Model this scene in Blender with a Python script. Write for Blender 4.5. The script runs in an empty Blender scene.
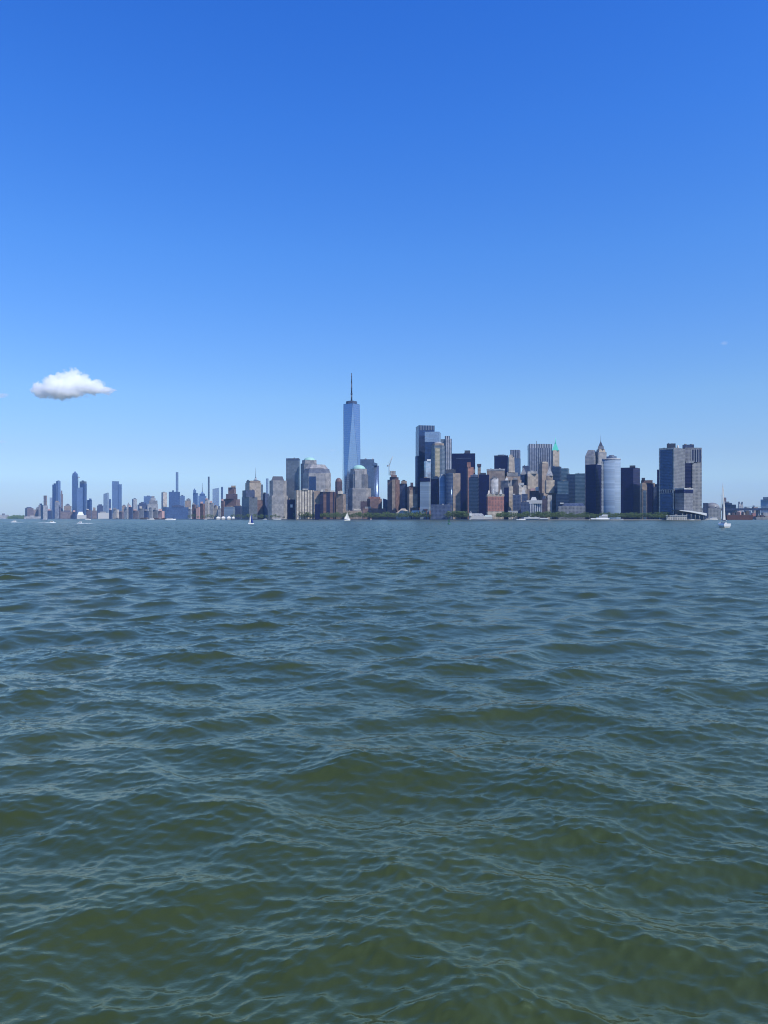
import bpy, bmesh, math, random
import numpy as np

# ------------------------------------------------------------------ camera, sky, sun, exposure
R = math.radians
scene = bpy.context.scene
COL = scene.collection
CAM_H = 4.5          # eye height over the water
FPX = 740.0          # focal length in pixels of the 768 x 1024 frame
HOR = 518.4          # pixel row of the horizon
cam_data = bpy.data.cameras.new('camera')
cam = bpy.data.objects.new('camera', cam_data)
COL.objects.link(cam)
cam_data.sensor_fit = 'VERTICAL'
cam_data.sensor_height = 24.0
cam_data.lens = FPX / 1024 * 24.0
cam_data.shift_y = (HOR - 512.0) / 1024.0
cam_data.clip_start = 0.1
cam_data.clip_end = 60000
cam.location = (0, 0, CAM_H)
cam.rotation_euler = (R(90), 0, 0)
scene.camera = cam

SUN_AZ, SUN_EL = 132.0, 49.0      # azimuth clockwise from the view direction, elevation
world = bpy.data.worlds.new('World')
scene.world = world
world.use_nodes = True
wn, wl = world.node_tree.nodes, world.node_tree.links
wn.clear()
sky = wn.new('ShaderNodeTexSky'); sky.sky_type = 'NISHITA'; sky.sun_disc = False
sky.sun_elevation = R(SUN_EL); sky.sun_rotation = R(SUN_AZ)
sky.altitude = 0; sky.air_density = 1.0; sky.dust_density = 0.35; sky.ozone_density = 3.0
# the real sky that day was a deeper blue overhead than the model's: grade it by height
geo = wn.new('ShaderNodeTexCoord'); sep = wn.new('ShaderNodeSeparateXYZ'); ramp = wn.new('ShaderNodeValToRGB')
SKY_GRADE = [(0.0, (0.60, 0.77, 1.16)), (0.025, (0.66, 0.80, 1.13)), (0.05, (0.76, 0.88, 1.09)), (0.085, (0.80, 0.88, 1.03)), (0.158, (0.93, 1.08, 1.15)), (0.235, (0.89, 1.16, 1.34)),
             (0.334, (0.80, 1.25, 1.54)), (0.466, (0.61, 1.22, 1.72)), (0.572, (0.48, 1.14, 1.77)), (1.0, (0.42, 1.02, 1.72))]
while len(ramp.color_ramp.elements) < len(SKY_GRADE): ramp.color_ramp.elements.new(0.5)
for e, (q, c) in zip(ramp.color_ramp.elements, SKY_GRADE):
    e.position = q; e.color = (c[0] / 2, c[1] / 2, c[2] / 2, 1)
gam = wn.new('ShaderNodeMix'); gam.data_type = 'RGBA'; gam.blend_type = 'MULTIPLY'; gam.inputs[0].default_value = 1.0
wl.new(geo.outputs['Generated'], sep.inputs[0]); wl.new(sep.outputs['Z'], ramp.inputs[0]); wl.new(ramp.outputs[0], gam.inputs[7])
pre = wn.new('ShaderNodeHueSaturation')
pre.inputs['Saturation'].default_value = 1.22
pre.inputs['Hue'].default_value = 0.512
pre.inputs['Value'].default_value = 2.0
bg = wn.new('ShaderNodeBackground'); bg.inputs['Strength'].default_value = 0.135
wo = wn.new('ShaderNodeOutputWorld')
wl.new(sky.outputs[0], pre.inputs['Color']); wl.new(pre.outputs[0], gam.inputs[6]); wl.new(gam.outputs[2], bg.inputs['Color']); wl.new(bg.outputs[0], wo.inputs['Surface'])

sun_data = bpy.data.lights.new('sun', 'SUN')
sun_data.energy = 4.7; sun_data.angle = R(0.53); sun_data.color = (1.0, 0.955, 0.88)
sun = bpy.data.objects.new('sun', sun_data)
COL.objects.link(sun)
sd = (math.sin(R(SUN_AZ)) * math.cos(R(SUN_EL)), math.cos(R(SUN_AZ)) * math.cos(R(SUN_EL)), math.sin(R(SUN_EL)))
from mathutils import Vector, Matrix
sun.rotation_euler = Vector(sd).to_track_quat('Z', 'Y').to_euler()

scene.view_settings.view_transform = 'Standard'
scene.view_settings.look = 'None'
scene.view_settings.exposure = 0.0
scene.view_settings.gamma = 1.0
scene.view_settings.use_curve_mapping = False
scene.cycles.max_bounces = 24
scene.cycles.volume_bounces = 24
scene.cycles.use_denoising = True
scene.cycles.filter_width = 1.1
scene.cycles.sample_clamp_indirect = 2.5
scene.cycles.sample_clamp_direct = 5.0

# ------------------------------------------------------------------ helpers
def wx(px, d):                       # world x of a photo column at distance d along the view
    return (px - 384.0) / FPX * d
def wz(py, d):                       # world z of a photo row at distance d
    return CAM_H + (HOR - py) / FPX * d

def new_mat(name):
    m = bpy.data.materials.new(name); m.use_nodes = True
    nt = m.node_tree
    return m, nt.nodes, nt.links, nt.nodes['Principled BSDF']

def tag(o, label=None, cat=None, group=None, kind=None):
    if label: o['label'] = label
    if cat: o['category'] = cat
    if group: o['group'] = group
    if kind: o['kind'] = kind
    return o

# ------------------------------------------------------------------ water
rng = np.random.default_rng(7)
def ocean_tile(L, N, lmin, lmax, peak, slope, wind, spread, choppy):
    k1 = np.fft.fftfreq(N, d=L / N) * 2 * np.pi
    kx, ky = np.meshgrid(k1, k1, indexing='ij')
    k = np.hypot(kx, ky); k[0, 0] = 1e-9
    lam = 2 * np.pi / k
    ang = np.arctan2(ky, kx) - wind
    spec = k ** -4.0 * np.exp(-0.9 * (lam / peak) ** 2) * (np.abs(np.cos(ang)) ** spread + 0.07)
    spec *= 1 / (1 + np.exp(-(lam - lmin) / (0.08 * lmin))) / (1 + np.exp((lam - lmax) / (0.08 * lmax)))
    spec[0, 0] = 0
    a = np.sqrt(spec) * (rng.normal(size=(N, N)) + 1j * rng.normal(size=(N, N)))
    h = np.fft.ifft2(a).real
    sx = np.fft.ifft2(1j * kx * a).real; sy = np.fft.ifft2(1j * ky * a).real
    s = slope / math.sqrt((sx ** 2 + sy ** 2).mean())
    dx = np.fft.ifft2(1j * kx / k * a).real; dy = np.fft.ifft2(1j * ky / k * a).real
    return (h * s).astype('f4'), (dx * s * choppy).astype('f4'), (dy * s * choppy).astype('f4'), L

def sample(tile, x, y, rot, ox, oy):
    h, dx, dy, L = tile
    N = h.shape[0]
    c, s = math.cos(rot), math.sin(rot)
    u = ((c * x - s * y) / L + ox) * N; v = ((s * x + c * y) / L + oy) * N
    iu = np.floor(u).astype('i8'); iv = np.floor(v).astype('i8')
    fu = (u - iu).astype('f4'); fv = (v - iv).astype('f4')
    i0 = iu % N; i1 = (iu + 1) % N; j0 = iv % N; j1 = (iv + 1) % N
    def g(a):
        return (a[i0, j0] * (1 - fu) + a[i1, j0] * fu) * (1 - fv) + (a[i0, j1] * (1 - fu) + a[i1, j1] * fu) * fv
    H, X, Y = g(h), g(dx), g(dy)
    return H, c * X + s * Y, -s * X + c * Y

def build_water():
    PI2 = math.pi / 2
    rot = (0.31, -0.23, 0.52)
    W = [PI2 + 0.12, PI2 - 0.30, PI2 + 0.38]        # where each band of waves travels
    tiles = [ocean_tile(131.0, 1024, 1.0, 22.0, 5.6, SL[0], W[0] + rot[0], 1.8, 0.95),
             ocean_tile(19.0, 1024, 0.13, 1.10, 0.55, SL[1], W[1] + rot[1], 3.0, 0.75),
             ocean_tile(6.1, 512, 0.045, 0.22, 0.4, SL[2], W[2] + rot[2], 2.4, 0.5)]
    off = [(0.13, 0.4), (0.7, 0.21), (0.35, 0.9)]
    rs = [4.0]
    while rs[-1] < 1500: rs.append(rs[-1] * 1.0034)
    while rs[-1] < 12500: rs.append(rs[-1] * 1.03)
    rs = np.array(rs); NR = len(rs)
    half = R(58); NA = 940
    th = np.linspace(-half, half, NA)
    rr, tt = np.meshgrid(rs, th, indexing='ij')
    x = rr * np.sin(tt); y = rr * np.cos(tt) - 3.0
    def fade(r, a, b):
        return np.clip((np.log(b) - np.log(r)) / (np.log(b) - np.log(a)), 0, 1)
    f = [fade(rr, 700, 3000), fade(rr, 90, 400), fade(rr, 30, 90)]
    z = np.zeros_like(x); ddx = np.zeros_like(x); ddy = np.zeros_like(x)
    # gusts: patches of rougher and calmer water
    gx, gy = x / 1.0, y / 1.0
    gust = 1 + 0.30 * np.sin(gx * 0.11 + 0.05 * gy + 1.0) * np.sin(gy * 0.07 - gx * 0.03) + 0.22 * np.sin(gx * 0.31 - gy * 0.17 + 2)
    for k, (t, ro, (ox, oy), fk) in enumerate(zip(tiles, rot, off, f)):
        h, hx, hy = sample(t, x, y, ro, ox, oy)
        g = fk if k == 0 else fk * gust
        z += h * g; ddx += hx * g; ddy += hy * g
    var = sum(s * s * (1 - q ** 2) for s, q in zip(SL, f))
    alpha = np.sqrt(0.012 ** 2 + 0.12 * var)
    rough = np.sqrt(alpha)
    co = np.stack([x + ddx, y + ddy, z], -1).reshape(-1, 3)
    idx = np.arange(NR * NA).reshape(NR, NA)
    q = np.stack([idx[:-1, :-1], idx[:-1, 1:], idx[1:, 1:], idx[1:, :-1]], -1).reshape(-1, 4)
    # the rest of the harbour, behind the boat: coarse sheet
    rs2 = np.concatenate([[0.0], np.geomspace(4, 12500, 60)]); th2 = np.linspace(half, 2 * math.pi - half, 49)
    r2, t2 = np.meshgrid(rs2, th2, indexing='ij')
    co2 = np.stack([r2 * np.sin(t2), r2 * np.cos(t2) - 3.0, 0 * r2], -1).reshape(-1, 3)
    id2 = np.arange(r2.size).reshape(r2.shape) + len(co)
    q2 = np.stack([id2[:-1, :-1], id2[:-1, 1:], id2[1:, 1:], id2[1:, :-1]], -1).reshape(-1, 4)
    # patch under the boat
    co3 = np.array([[0, -3.0, -0.01]] + [[4 * math.sin(a), 4 * math.cos(a) - 3.0, -0.01] for a in np.linspace(-half, half, 25)])
    b3 = len(co) + len(co2)
    t3 = [(b3, b3 + i, b3 + i + 1, b3 + i + 1) for i in range(1, 25)]
    co = np.concatenate([co, co2, co3]).astype('f4')
    quads = np.concatenate([q, q2]).astype('i4')
    me = bpy.data.meshes.new('water')
    nv, nq, nt = len(co), len(quads), len(t3)
    me.vertices.add(nv); me.vertices.foreach_set('co', co.ravel())
    loops = np.concatenate([quads.ravel(), np.array([[a, b, c] for a, b, c, _ in t3], 'i4').ravel()]).astype('i4')
    me.loops.add(len(loops)); me.loops.foreach_set('vertex_index', loops)
    starts = np.concatenate([np.arange(nq) * 4, nq * 4 + np.arange(nt) * 3]).astype('i4')
    me.polygons.add(nq + nt); me.polygons.foreach_set('loop_start', starts)
    me.update(calc_edges=True)
    me.polygons.foreach_set('use_smooth', np.ones(nq + nt, bool))
    at = me.attributes.new('chop', 'FLOAT', 'POINT')
    vals = np.full(nv, 0.5, 'f4'); vals[:rough.size] = rough.ravel()
    at.data.foreach_set('value', vals)
    m, n, l, p = new_mat('harbour_water')
    p.inputs['Base Color'].default_value = (0.022, 0.040, 0.0085, 1)
    p.inputs['IOR'].default_value = 2.3
    p.inputs['Specular Tint'].default_value = (1.0, 0.91, 0.40, 1)
    a = n.new('ShaderNodeAttribute'); a.attribute_name = 'chop'
    l.new(a.outputs['Fac'], p.inputs['Roughness'])
    tc = n.new('ShaderNodeTexCoord')
    mp = n.new('ShaderNodeMapping'); mp.inputs['Scale'].default_value = (16, 26, 16); mp.inputs['Rotation'].default_value = (0, 0, 0.3)
    nz = n.new('ShaderNodeTexNoise'); nz.inputs['Scale'].default_value = 1.0; nz.inputs['Detail'].default_value = 3.0; nz.inputs['Roughness'].default_value = 0.6
    bp = n.new('ShaderNodeBump'); bp.inputs['Strength'].default_value = 0.16; bp.inputs['Distance'].default_value = 0.02
    l.new(tc.outputs['Object'], mp.inputs['Vector']); l.new(mp.outputs[0], nz.inputs['Vector'])
    l.new(nz.outputs[0], bp.inputs['Height']); l.new(bp.outputs[0], p.inputs['Normal'])
    # silt: slow drifts of greener and browner water
    n2 = n.new('ShaderNodeTexNoise'); n2.inputs['Scale'].default_value = 0.16; n2.inputs['Detail'].default_value = 2
    cr = n.new('ShaderNodeMix'); cr.data_type = 'RGBA'
    cr.inputs[6].default_value = WATER_A; cr.inputs[7].default_value = WATER_B
    l.new(tc.outputs['Object'], n2.inputs['Vector']); l.new(n2.outputs[0], cr.inputs[0]); l.new(cr.outputs[2], p.inputs['Base Color'])
    me.materials.append(m)
    o = bpy.data.objects.new('water', me); COL.objects.link(o)
    tag(o, kind='structure')
WATER_A = (0.026, 0.035, 0.0015, 1); WATER_B = (0.048, 0.055, 0.003, 1)
SL = (0.152, 0.132, 0.145)          # rms slopes of the three bands
build_water()

# ------------------------------------------------------------------ haze
def box_mesh(name, x0, x1, y0, y1, z0, z1):
    bm = bmesh.new()
    v = [bm.verts.new((x, y, z)) for z in (z0, z1) for x, y in ((x0, y0), (x1, y0), (x1, y1), (x0, y1))]
    for f in ((0, 3, 2, 1), (4, 5, 6, 7), (0, 1, 5, 4), (1, 2, 6, 5), (2, 3, 7, 6), (3, 0, 4, 7)):
        bm.faces.new([v[i] for i in f])
    me = bpy.data.meshes.new(name); bm.to_mesh(me); bm.free()
    return me
def build_haze():
    me = box_mesh('haze', -13000, 13000, -13000, 13000, -3.0, 600)
    m = bpy.data.materials.new('haze_air'); m.use_nodes = True
    n, l = m.node_tree.nodes, m.node_tree.links
    n.clear()
    v = n.new('ShaderNodeVolumePrincipled'); o = n.new('ShaderNodeOutputMaterial')
    v.inputs['Color'].default_value = (0.28, 0.52, 1.0, 1)
    v.inputs['Density'].default_value = HAZE
    v.inputs['Anisotropy'].default_value = 0.0
    l.new(v.outputs[0], o.inputs['Volume'])
    me.materials.append(m)
    ob = bpy.data.objects.new('haze', me); COL.objects.link(ob)
    tag(ob, kind='stuff')
HAZE = 3.1e-5

# ------------------------------------------------------------------ materials of the city
def facade(name, wall, glass, bay=4.0, floor=3.8, fu=0.6, fv=0.6, metal=0.0, rough=0.2, var=0.35, wall_rough=0.75, wall_metal=0.0, grime=0.18):
    """window grid laid out in metres on the wall's own UV: u along the wall, v up it"""
    m, n, l, p = new_mat(name)
    uv = n.new('ShaderNodeUVMap'); uv.uv_map = 'metres'
    sx = n.new('ShaderNodeSeparateXYZ'); l.new(uv.outputs[0], sx.inputs[0])
    def math_(op, a, b=None, c=None):
        q = n.new('ShaderNodeMath'); q.operation = op
        for i, v in enumerate((a, b, c)):
            if v is None: continue
            if isinstance(v, (int, float)): q.inputs[i].default_value = v
            else: l.new(v, q.inputs[i])
        return q.outputs[0]
    u = math_('DIVIDE', sx.outputs[0], bay); v = math_('DIVIDE', sx.outputs[1], floor)
    mu = math_('LESS_THAN', math_('FRACT', u), fu); mv = math_('LESS_THAN', math_('FRACT', v), fv)
    mask = math_('MULTIPLY', mu, mv)
    cell = n.new('ShaderNodeCombineXYZ'); l.new(math_('FLOOR', u), cell.inputs[0]); l.new(math_('FLOOR', v), cell.inputs[1])
    wnz = n.new('ShaderNodeTexWhiteNoise'); wnz.noise_dimensions = '2D'; l.new(cell.outputs[0], wnz.inputs['Vector'])
    gmul = math_('MULTIPLY', math_('MULTIPLY_ADD', wnz.outputs['Value'], 2 * var, 1 - var), 1.0)
    gcol = n.new('ShaderNodeMix'); gcol.data_type = 'RGBA'; gcol.blend_type = 'MULTIPLY'; gcol.inputs[0].default_value = 1
    gcol.inputs[6].default_value = (*glass, 1)
    comb = n.new('ShaderNodeCombineColor'); [l.new(gmul, comb.inputs[i]) for i in range(3)]
    l.new(comb.outputs[0], gcol.inputs[7])
    tc = n.new('ShaderNodeTexCoord')
    nz = n.new('ShaderNodeTexNoise'); nz.inputs['Scale'].default_value = 0.05; nz.inputs['Detail'].default_value = 3
    l.new(tc.outputs['Object'], nz.inputs['Vector'])
    # blinds, balconies and plant floors: blocks a few bays wide and a few floors high differ in tone
    blk = n.new('ShaderNodeCombineXYZ'); l.new(math_('FLOOR', math_('DIVIDE', sx.outputs[0], bay * 2.0 if bay < 8 else bay)), blk.inputs[0]); l.new(math_('FLOOR', math_('DIVIDE', sx.outputs[1], floor * 2.0 if floor < 8 else floor)), blk.inputs[1])
    bnz = n.new('ShaderNodeTexWhiteNoise'); bnz.noise_dimensions = '2D'; l.new(blk.outputs[0], bnz.inputs['Vector'])
    wmul = math_('MULTIPLY', math_('MULTIPLY_ADD', nz.outputs[0], 2 * grime, 1 - grime), math_('MULTIPLY_ADD', bnz.outputs['Value'], 0.44, 0.78))
    comb2 = n.new('ShaderNodeCombineColor'); [l.new(wmul, comb2.inputs[i]) for i in range(3)]
    wcol = n.new('ShaderNodeMix'); wcol.data_type = 'RGBA'; wcol.blend_type = 'MULTIPLY'; wcol.inputs[0].default_value = 1
    wcol.inputs[6].default_value = (*wall, 1); l.new(comb2.outputs[0], wcol.inputs[7])
    mix = n.new('ShaderNodeMix'); mix.data_type = 'RGBA'
    l.new(mask, mix.inputs[0]); l.new(wcol.outputs[2], mix.inputs[6]); l.new(gcol.outputs[2], mix.inputs[7])
    l.new(mix.outputs[2], p.inputs['Base Color'])
    l.new(math_('MULTIPLY_ADD', mask, rough - wall_rough, wall_rough), p.inputs['Roughness'])
    l.new(math_('MULTIPLY_ADD', mask, metal - wall_metal, wall_metal), p.inputs['Metallic'])
    return m

def plain(name, col, rough=0.7, metal=0.0, var=0.12, scale=0.3):
    m, n, l, p = new_mat(name)
    tc = n.new('ShaderNodeTexCoord'); nz = n.new('ShaderNodeTexNoise'); nz.inputs['Scale'].default_value = scale; nz.inputs['Detail'].default_value = 4
    l.new(tc.outputs['Object'], nz.inputs['Vector'])
    mx = n.new('ShaderNodeMix'); mx.data_type = 'RGBA'
    mx.inputs[6].default_value = (*[c * (1 - var) for c in col], 1); mx.inputs[7].default_value = (*[min(1, c * (1 + var)) for c in col], 1)
    l.new(nz.outputs[0], mx.inputs[0]); l.new(mx.outputs[2], p.inputs['Base Color'])
    p.inputs['Roughness'].default_value = rough; p.inputs['Metallic'].default_value = metal
    return m

M = {}
# masonry
M['brick'] = facade('brown_brick_wall', (0.20, 0.125, 0.10), (0.035, 0.042, 0.075), 3.6, 3.1, .45, .5)
M['redbrick'] = facade('red_brick_wall', (0.30, 0.13, 0.095), (0.06, 0.07, 0.09), 4.2, 3.9, .42, .45)
M['darkbrick'] = facade('dark_brick_wall', (0.085, 0.06, 0.065), (0.02, 0.024, 0.05), 3.6, 3.1, .45, .5)
M['orange'] = facade('orange_brick_wall', (0.33, 0.16, 0.11), (0.08, 0.07, 0.08), 3.6, 3.4, .35, .45)
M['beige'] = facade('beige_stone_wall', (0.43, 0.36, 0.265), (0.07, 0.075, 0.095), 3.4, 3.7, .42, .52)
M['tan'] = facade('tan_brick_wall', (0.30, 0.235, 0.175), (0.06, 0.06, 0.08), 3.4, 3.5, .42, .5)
M['cream'] = facade('cream_stone_wall', (0.55, 0.49, 0.40), (0.10, 0.11, 0.13), 4.0, 3.8, .40, .5)
M['grey'] = facade('grey_stone_wall', (0.23, 0.23, 0.225), (0.05, 0.06, 0.085), 3.6, 3.8, .5, .55)
M['palegrey'] = facade('pale_grey_wall', (0.36, 0.36, 0.35), (0.08, 0.095, 0.12), 3.6, 3.8, .45, .5)
M['granite'] = facade('pink_grey_granite_wall', (0.35, 0.33, 0.305), (0.09, 0.115, 0.15), 3.0, 4.0, .52, .58, .3, .2)
M['granitedark'] = facade('granite_wall_with_large_panes', (0.21, 0.21, 0.205), (0.075, 0.10, 0.14), 3.0, 4.0, .68, .72, .45, .15)
M['darkgrey'] = facade('dark_grey_concrete_wall', (0.165, 0.17, 0.18), (0.05, 0.055, 0.075), 3.6, 3.8, .5, .55)
M['slate'] = facade('slate_blue_wall', (0.07, 0.095, 0.155), (0.022, 0.035, 0.085), 3.8, 3.8, .6, .6)
M['concrete'] = facade('raw_concrete_frame', (0.36, 0.33, 0.30), (0.07, 0.065, 0.07), 5.0, 4.0, .6, .65, 0, .8)
M['striped'] = facade('white_and_dark_striped_wall', (0.52, 0.46, 0.37), (0.14, 0.12, 0.10), 9.0, 2.9, .42, .95, 0, .4)
M['stripednarrow'] = facade('pale_piers_and_dark_glass', (0.42, 0.43, 0.45), (0.035, 0.055, 0.10), 6.2, 4.0, .62, .97, .2, .2)
M['graystripe'] = facade('grey_piers_and_blue_glass', (0.20, 0.22, 0.26), (0.05, 0.07, 0.12), 8.0, 3.9, .5, .96, .35, .2)
M['navystripe'] = facade('navy_and_brown_striped_wall', (0.17, 0.10, 0.08), (0.014, 0.016, 0.045), 22.0, 2.9, .55, .98, 0, .5)
# glass
M['navy'] = facade('navy_glass_wall', (0.006, 0.008, 0.036), (0.004, 0.007, 0.050), 3.0, 3.8, .8, .7, .0, .35)
M['darkpurple'] = facade('dark_glass_with_grey_bands', (0.05, 0.05, 0.10), (0.007, 0.008, 0.045), 30.0, 3.8, .99, .62, .0, .35)
M['blueglass'] = facade('blue_glass_wall', (0.07, 0.10, 0.15), (0.11, 0.16, 0.25), 3.0, 4.0, .85, .8, .6, .22, .3)
M['deepblue'] = facade('deep_blue_glass_wall', (0.02, 0.035, 0.075), (0.035, 0.07, 0.165), 3.0, 4.0, .85, .8, .75, .12, .25)
M['skyglass'] = facade('mirror_sky_glass_wall', (0.22, 0.26, 0.32), (0.36, 0.43, 0.53), 3.0, 4.0, .9, .85, .75, .25, .12)
M['paleglass'] = facade('pale_silver_glass_wall', (0.32, 0.35, 0.39), (0.36, 0.44, 0.54), 3.2, 4.0, .85, .75, .7, .15, .15)
M['wtc'] = facade('tall_tower_glass', (0.22, 0.28, 0.37), (0.31, 0.40, 0.53), 6.0, 8.0, .96, .95, .8, .12, .035)
M['teal'] = facade('teal_glass_wall', (0.11, 0.16, 0.19), (0.045, 0.10, 0.15), 3.0, 4.0, .9, .62, .6, .15, .25)
M['darkteal'] = facade('dark_teal_glass_wall', (0.03, 0.055, 0.09), (0.012, 0.032, 0.075), 3.0, 4.0, .85, .7, .5, .15, .3)
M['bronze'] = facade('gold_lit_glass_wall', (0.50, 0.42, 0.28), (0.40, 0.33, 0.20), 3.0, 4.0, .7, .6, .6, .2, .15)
M['steelblue'] = facade('steel_blue_banded_wall', (0.20, 0.265, 0.33), (0.15, 0.215, 0.29), 40.0, 3.8, .99, .5, .0, .7, .1)
M['greyglass'] = facade('grey_glass_wall', (0.15, 0.175, 0.20), (0.115, 0.15, 0.19), 3.0, 3.9, .9, .6, .6, .15, .2)
M['ribglass'] = facade('blue_glass_behind_grey_fins', (0.17, 0.19, 0.23), (0.025, 0.055, 0.115), 5.5, 40.0, .66, .97, .6, .2, .15)
M['farblue'] = facade('hazy_blue_glass_wall', (0.07, 0.115, 0.20), (0.055, 0.10, 0.21), 3.0, 4.0, .85, .8, .3, .3, .3)  # far walls: paler copies with the distance haze mixed into their colour
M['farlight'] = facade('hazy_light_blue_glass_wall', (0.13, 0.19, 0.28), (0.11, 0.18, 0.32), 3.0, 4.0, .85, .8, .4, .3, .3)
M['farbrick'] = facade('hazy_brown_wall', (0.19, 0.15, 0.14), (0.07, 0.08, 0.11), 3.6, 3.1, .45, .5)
for k_ in ('navy', 'darkpurple'): M[k_].node_tree.nodes['Principled BSDF'].inputs['IOR'].default_value = 1.3
# plain
M['roof'] = plain('grey_gravel_roof', (0.22, 0.21, 0.20))
M['darkroof'] = plain('dark_roof_metal', (0.06, 0.065, 0.08), .5, .3)
M['hullwhite'] = plain('white_gelcoat', (0.80, 0.80, 0.78), .3, 0, .04)
M['white'] = plain('white_paint', (0.66, 0.66, 0.64), .45, 0, .04)
M['offwhite'] = plain('weathered_white_paint', (0.46, 0.45, 0.42), .6)
M['copper'] = plain('green_copper_sheet', (0.30, 0.52, 0.44), .6, 0, .12)
M['brightcopper'] = plain('bright_green_copper_sheet', (0.10, 0.58, 0.42), .6, 0, .12)
M['mast'] = plain('dark_mast_steel', (0.07, 0.08, 0.10), .5, .5)
M['stone'] = plain('seawall_stone', (0.22, 0.21, 0.20), .85)
M['rust'] = plain('rust_red_steel', (0.075, 0.034, 0.030), .85, 0, .45, .12)
M['pink'] = plain('pink_stucco', (0.48, 0.30, 0.26), .8)
M['timber'] = plain('dark_wet_timber', (0.07, 0.06, 0.055), .85)
M['green'] = plain('green_buoy_paint', (0.012, 0.11, 0.06), .5)
M['bluecloth'] = plain('blue_sailcloth', (0.02, 0.05, 0.26), .8)
M['sail'] = plain('white_sailcloth', (0.62, 0.61, 0.58), .7, 0, .05)
M['window'] = plain('dark_cabin_glass', (0.02, 0.03, 0.04), .1, 0, .2)
M['foam'] = plain('white_foam', (0.55, 0.60, 0.62), .9, 0, .2, .4)
M['haul'] = plain('blue_hull_paint', (0.04, 0.08, 0.18), .4)
M['gold'] = plain('pale_gold_leaf', (0.70, 0.55, 0.25), .35, .8)

M['copperpale'] = plain('faded_green_roof_sheet', (0.38, 0.44, 0.40), .7)
M['ribnavy'] = facade('dark_window_stripes', (0.42, 0.42, 0.43), (0.02, 0.025, 0.06), 6.0, 40.0, .68, 1.1, .2, .25)

# ------------------------------------------------------------------ mesh builders
class MB:
    """collects shapes with wall UVs in metres; slot 0 = walls, slot 1 = roofs"""
    def __init__(s): s.v, s.f, s.uv, s.mi, s.sm = [], [], [], [], []
    def face(s, pts, uvs=None, mi=0, smooth=False):
        b = len(s.v); s.v += [tuple(p) for p in pts]; s.f.append(tuple(range(b, b + len(pts))))
        s.uv.append(uvs or [(p[0], p[1]) for p in pts]); s.mi.append(mi); s.sm.append(smooth)
    def prism(s, base, z0, z1, top=None, ztop=None, roof=True, smooth=False):
        """base: counter-clockwise footprint; top: footprint at the top; ztop: per-corner heights"""
        top = top or base; n = len(base); zt = ztop or [z1] * n
        u = 0
        for i in range(n):
            j = (i + 1) % n
            w = math.hypot(base[j][0] - base[i][0], base[j][1] - base[i][1])
            if not smooth: u = 0
            s.face([(*base[i], z0), (*base[j], z0), (*top[j], zt[j]), (*top[i], zt[i])],
                   [(u, z0), (u + w, z0), (u + w, zt[j]), (u, zt[i])], 0, smooth)
            u += w
        if roof: s.face([(*top[i], zt[i]) for i in range(n)], None, 1)
    def box(s, cx, cy, z0, sx, sy, sz, rot=0.0):
        c, q = math.cos(rot), math.sin(rot)
        pts = [(cx + c * a * sx / 2 - q * b * sy / 2, cy + q * a * sx / 2 + c * b * sy / 2) for a, b in ((-1, -1), (1, -1), (1, 1), (-1, 1))]
        s.prism(pts, z0, z0 + sz)
        s.face([(*p, z0) for p in reversed(pts)], None, 1)
    def tube(s, a, b, r0, r1=None, n=8):
        a, b = Vector(a), Vector(b); r1 = r0 if r1 is None else r1
        d = (b - a).normalized(); x = d.orthogonal().normalized(); y = d.cross(x)
        A = [a + (x * math.cos(t) + y * math.sin(t)) * r0 for t in [2 * math.pi * i / n for i in range(n)]]
        B = [b + (x * math.cos(t) + y * math.sin(t)) * r1 for t in [2 * math.pi * i / n for i in range(n)]]
        for i in range(n):
            j = (i + 1) % n; s.face([A[i], A[j], B[j], B[i]], None, 0, True)
        s.face(list(reversed(A))); s.face(B)
    def lathe(s, cx, cy, prof, n=24, smooth=True):
        for (r0, z0), (r1, z1) in zip(prof[:-1], prof[1:]):
            for i in range(n):
                a, b = 2 * math.pi * i / n, 2 * math.pi * (i + 1) / n
                P = lambda r, t, z: (cx + r * math.cos(t), cy + r * math.sin(t), z)
                q = [P(r0, a, z0), P(r0, b, z0), P(r1, b, z1), P(r1, a, z1)]
                uv = [(r0 * a, z0), (r0 * b, z0), (r1 * b, z1), (r1 * a, z1)]
                if r1 < 1e-6: q, uv = q[:3], uv[:3]
                elif r0 < 1e-6: q, uv = [q[0], q[2], q[3]], [uv[0], uv[2], uv[3]]
                s.face(q, uv, 0, smooth)
    def build(s, name, mat, parent=None, roof='roof', origin=None):
        me = bpy.data.meshes.new(name)
        ox, oy, oz = origin or (0, 0, 0)
        me.from_pydata([(a - ox, b - oy, c - oz) for a, b, c in s.v], [], s.f)
        ul = me.uv_layers.new(name='metres')
        flat = [c for f in s.uv for p in f for c in p]
        ul.data.foreach_set('uv', flat)
        me.polygons.foreach_set('material_index', s.mi); me.polygons.foreach_set('use_smooth', s.sm)
        me.materials.append(M[mat] if isinstance(mat, str) else mat); me.materials.append(M[roof])
        bm = bmesh.new(); bm.from_mesh(me); bmesh.ops.remove_doubles(bm, verts=bm.verts, dist=0.002); bm.to_mesh(me); bm.free()
        o = bpy.data.objects.new(name, me); COL.objects.link(o)
        if parent is not None: o.parent = parent
        elif origin: o.location = origin
        return o

def empty(name, loc, label, cat, group=None):
    o = bpy.data.objects.new(name, None); COL.objects.link(o); o.location = loc
    o.empty_display_size = 5
    return tag(o, label, cat, group)

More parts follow.
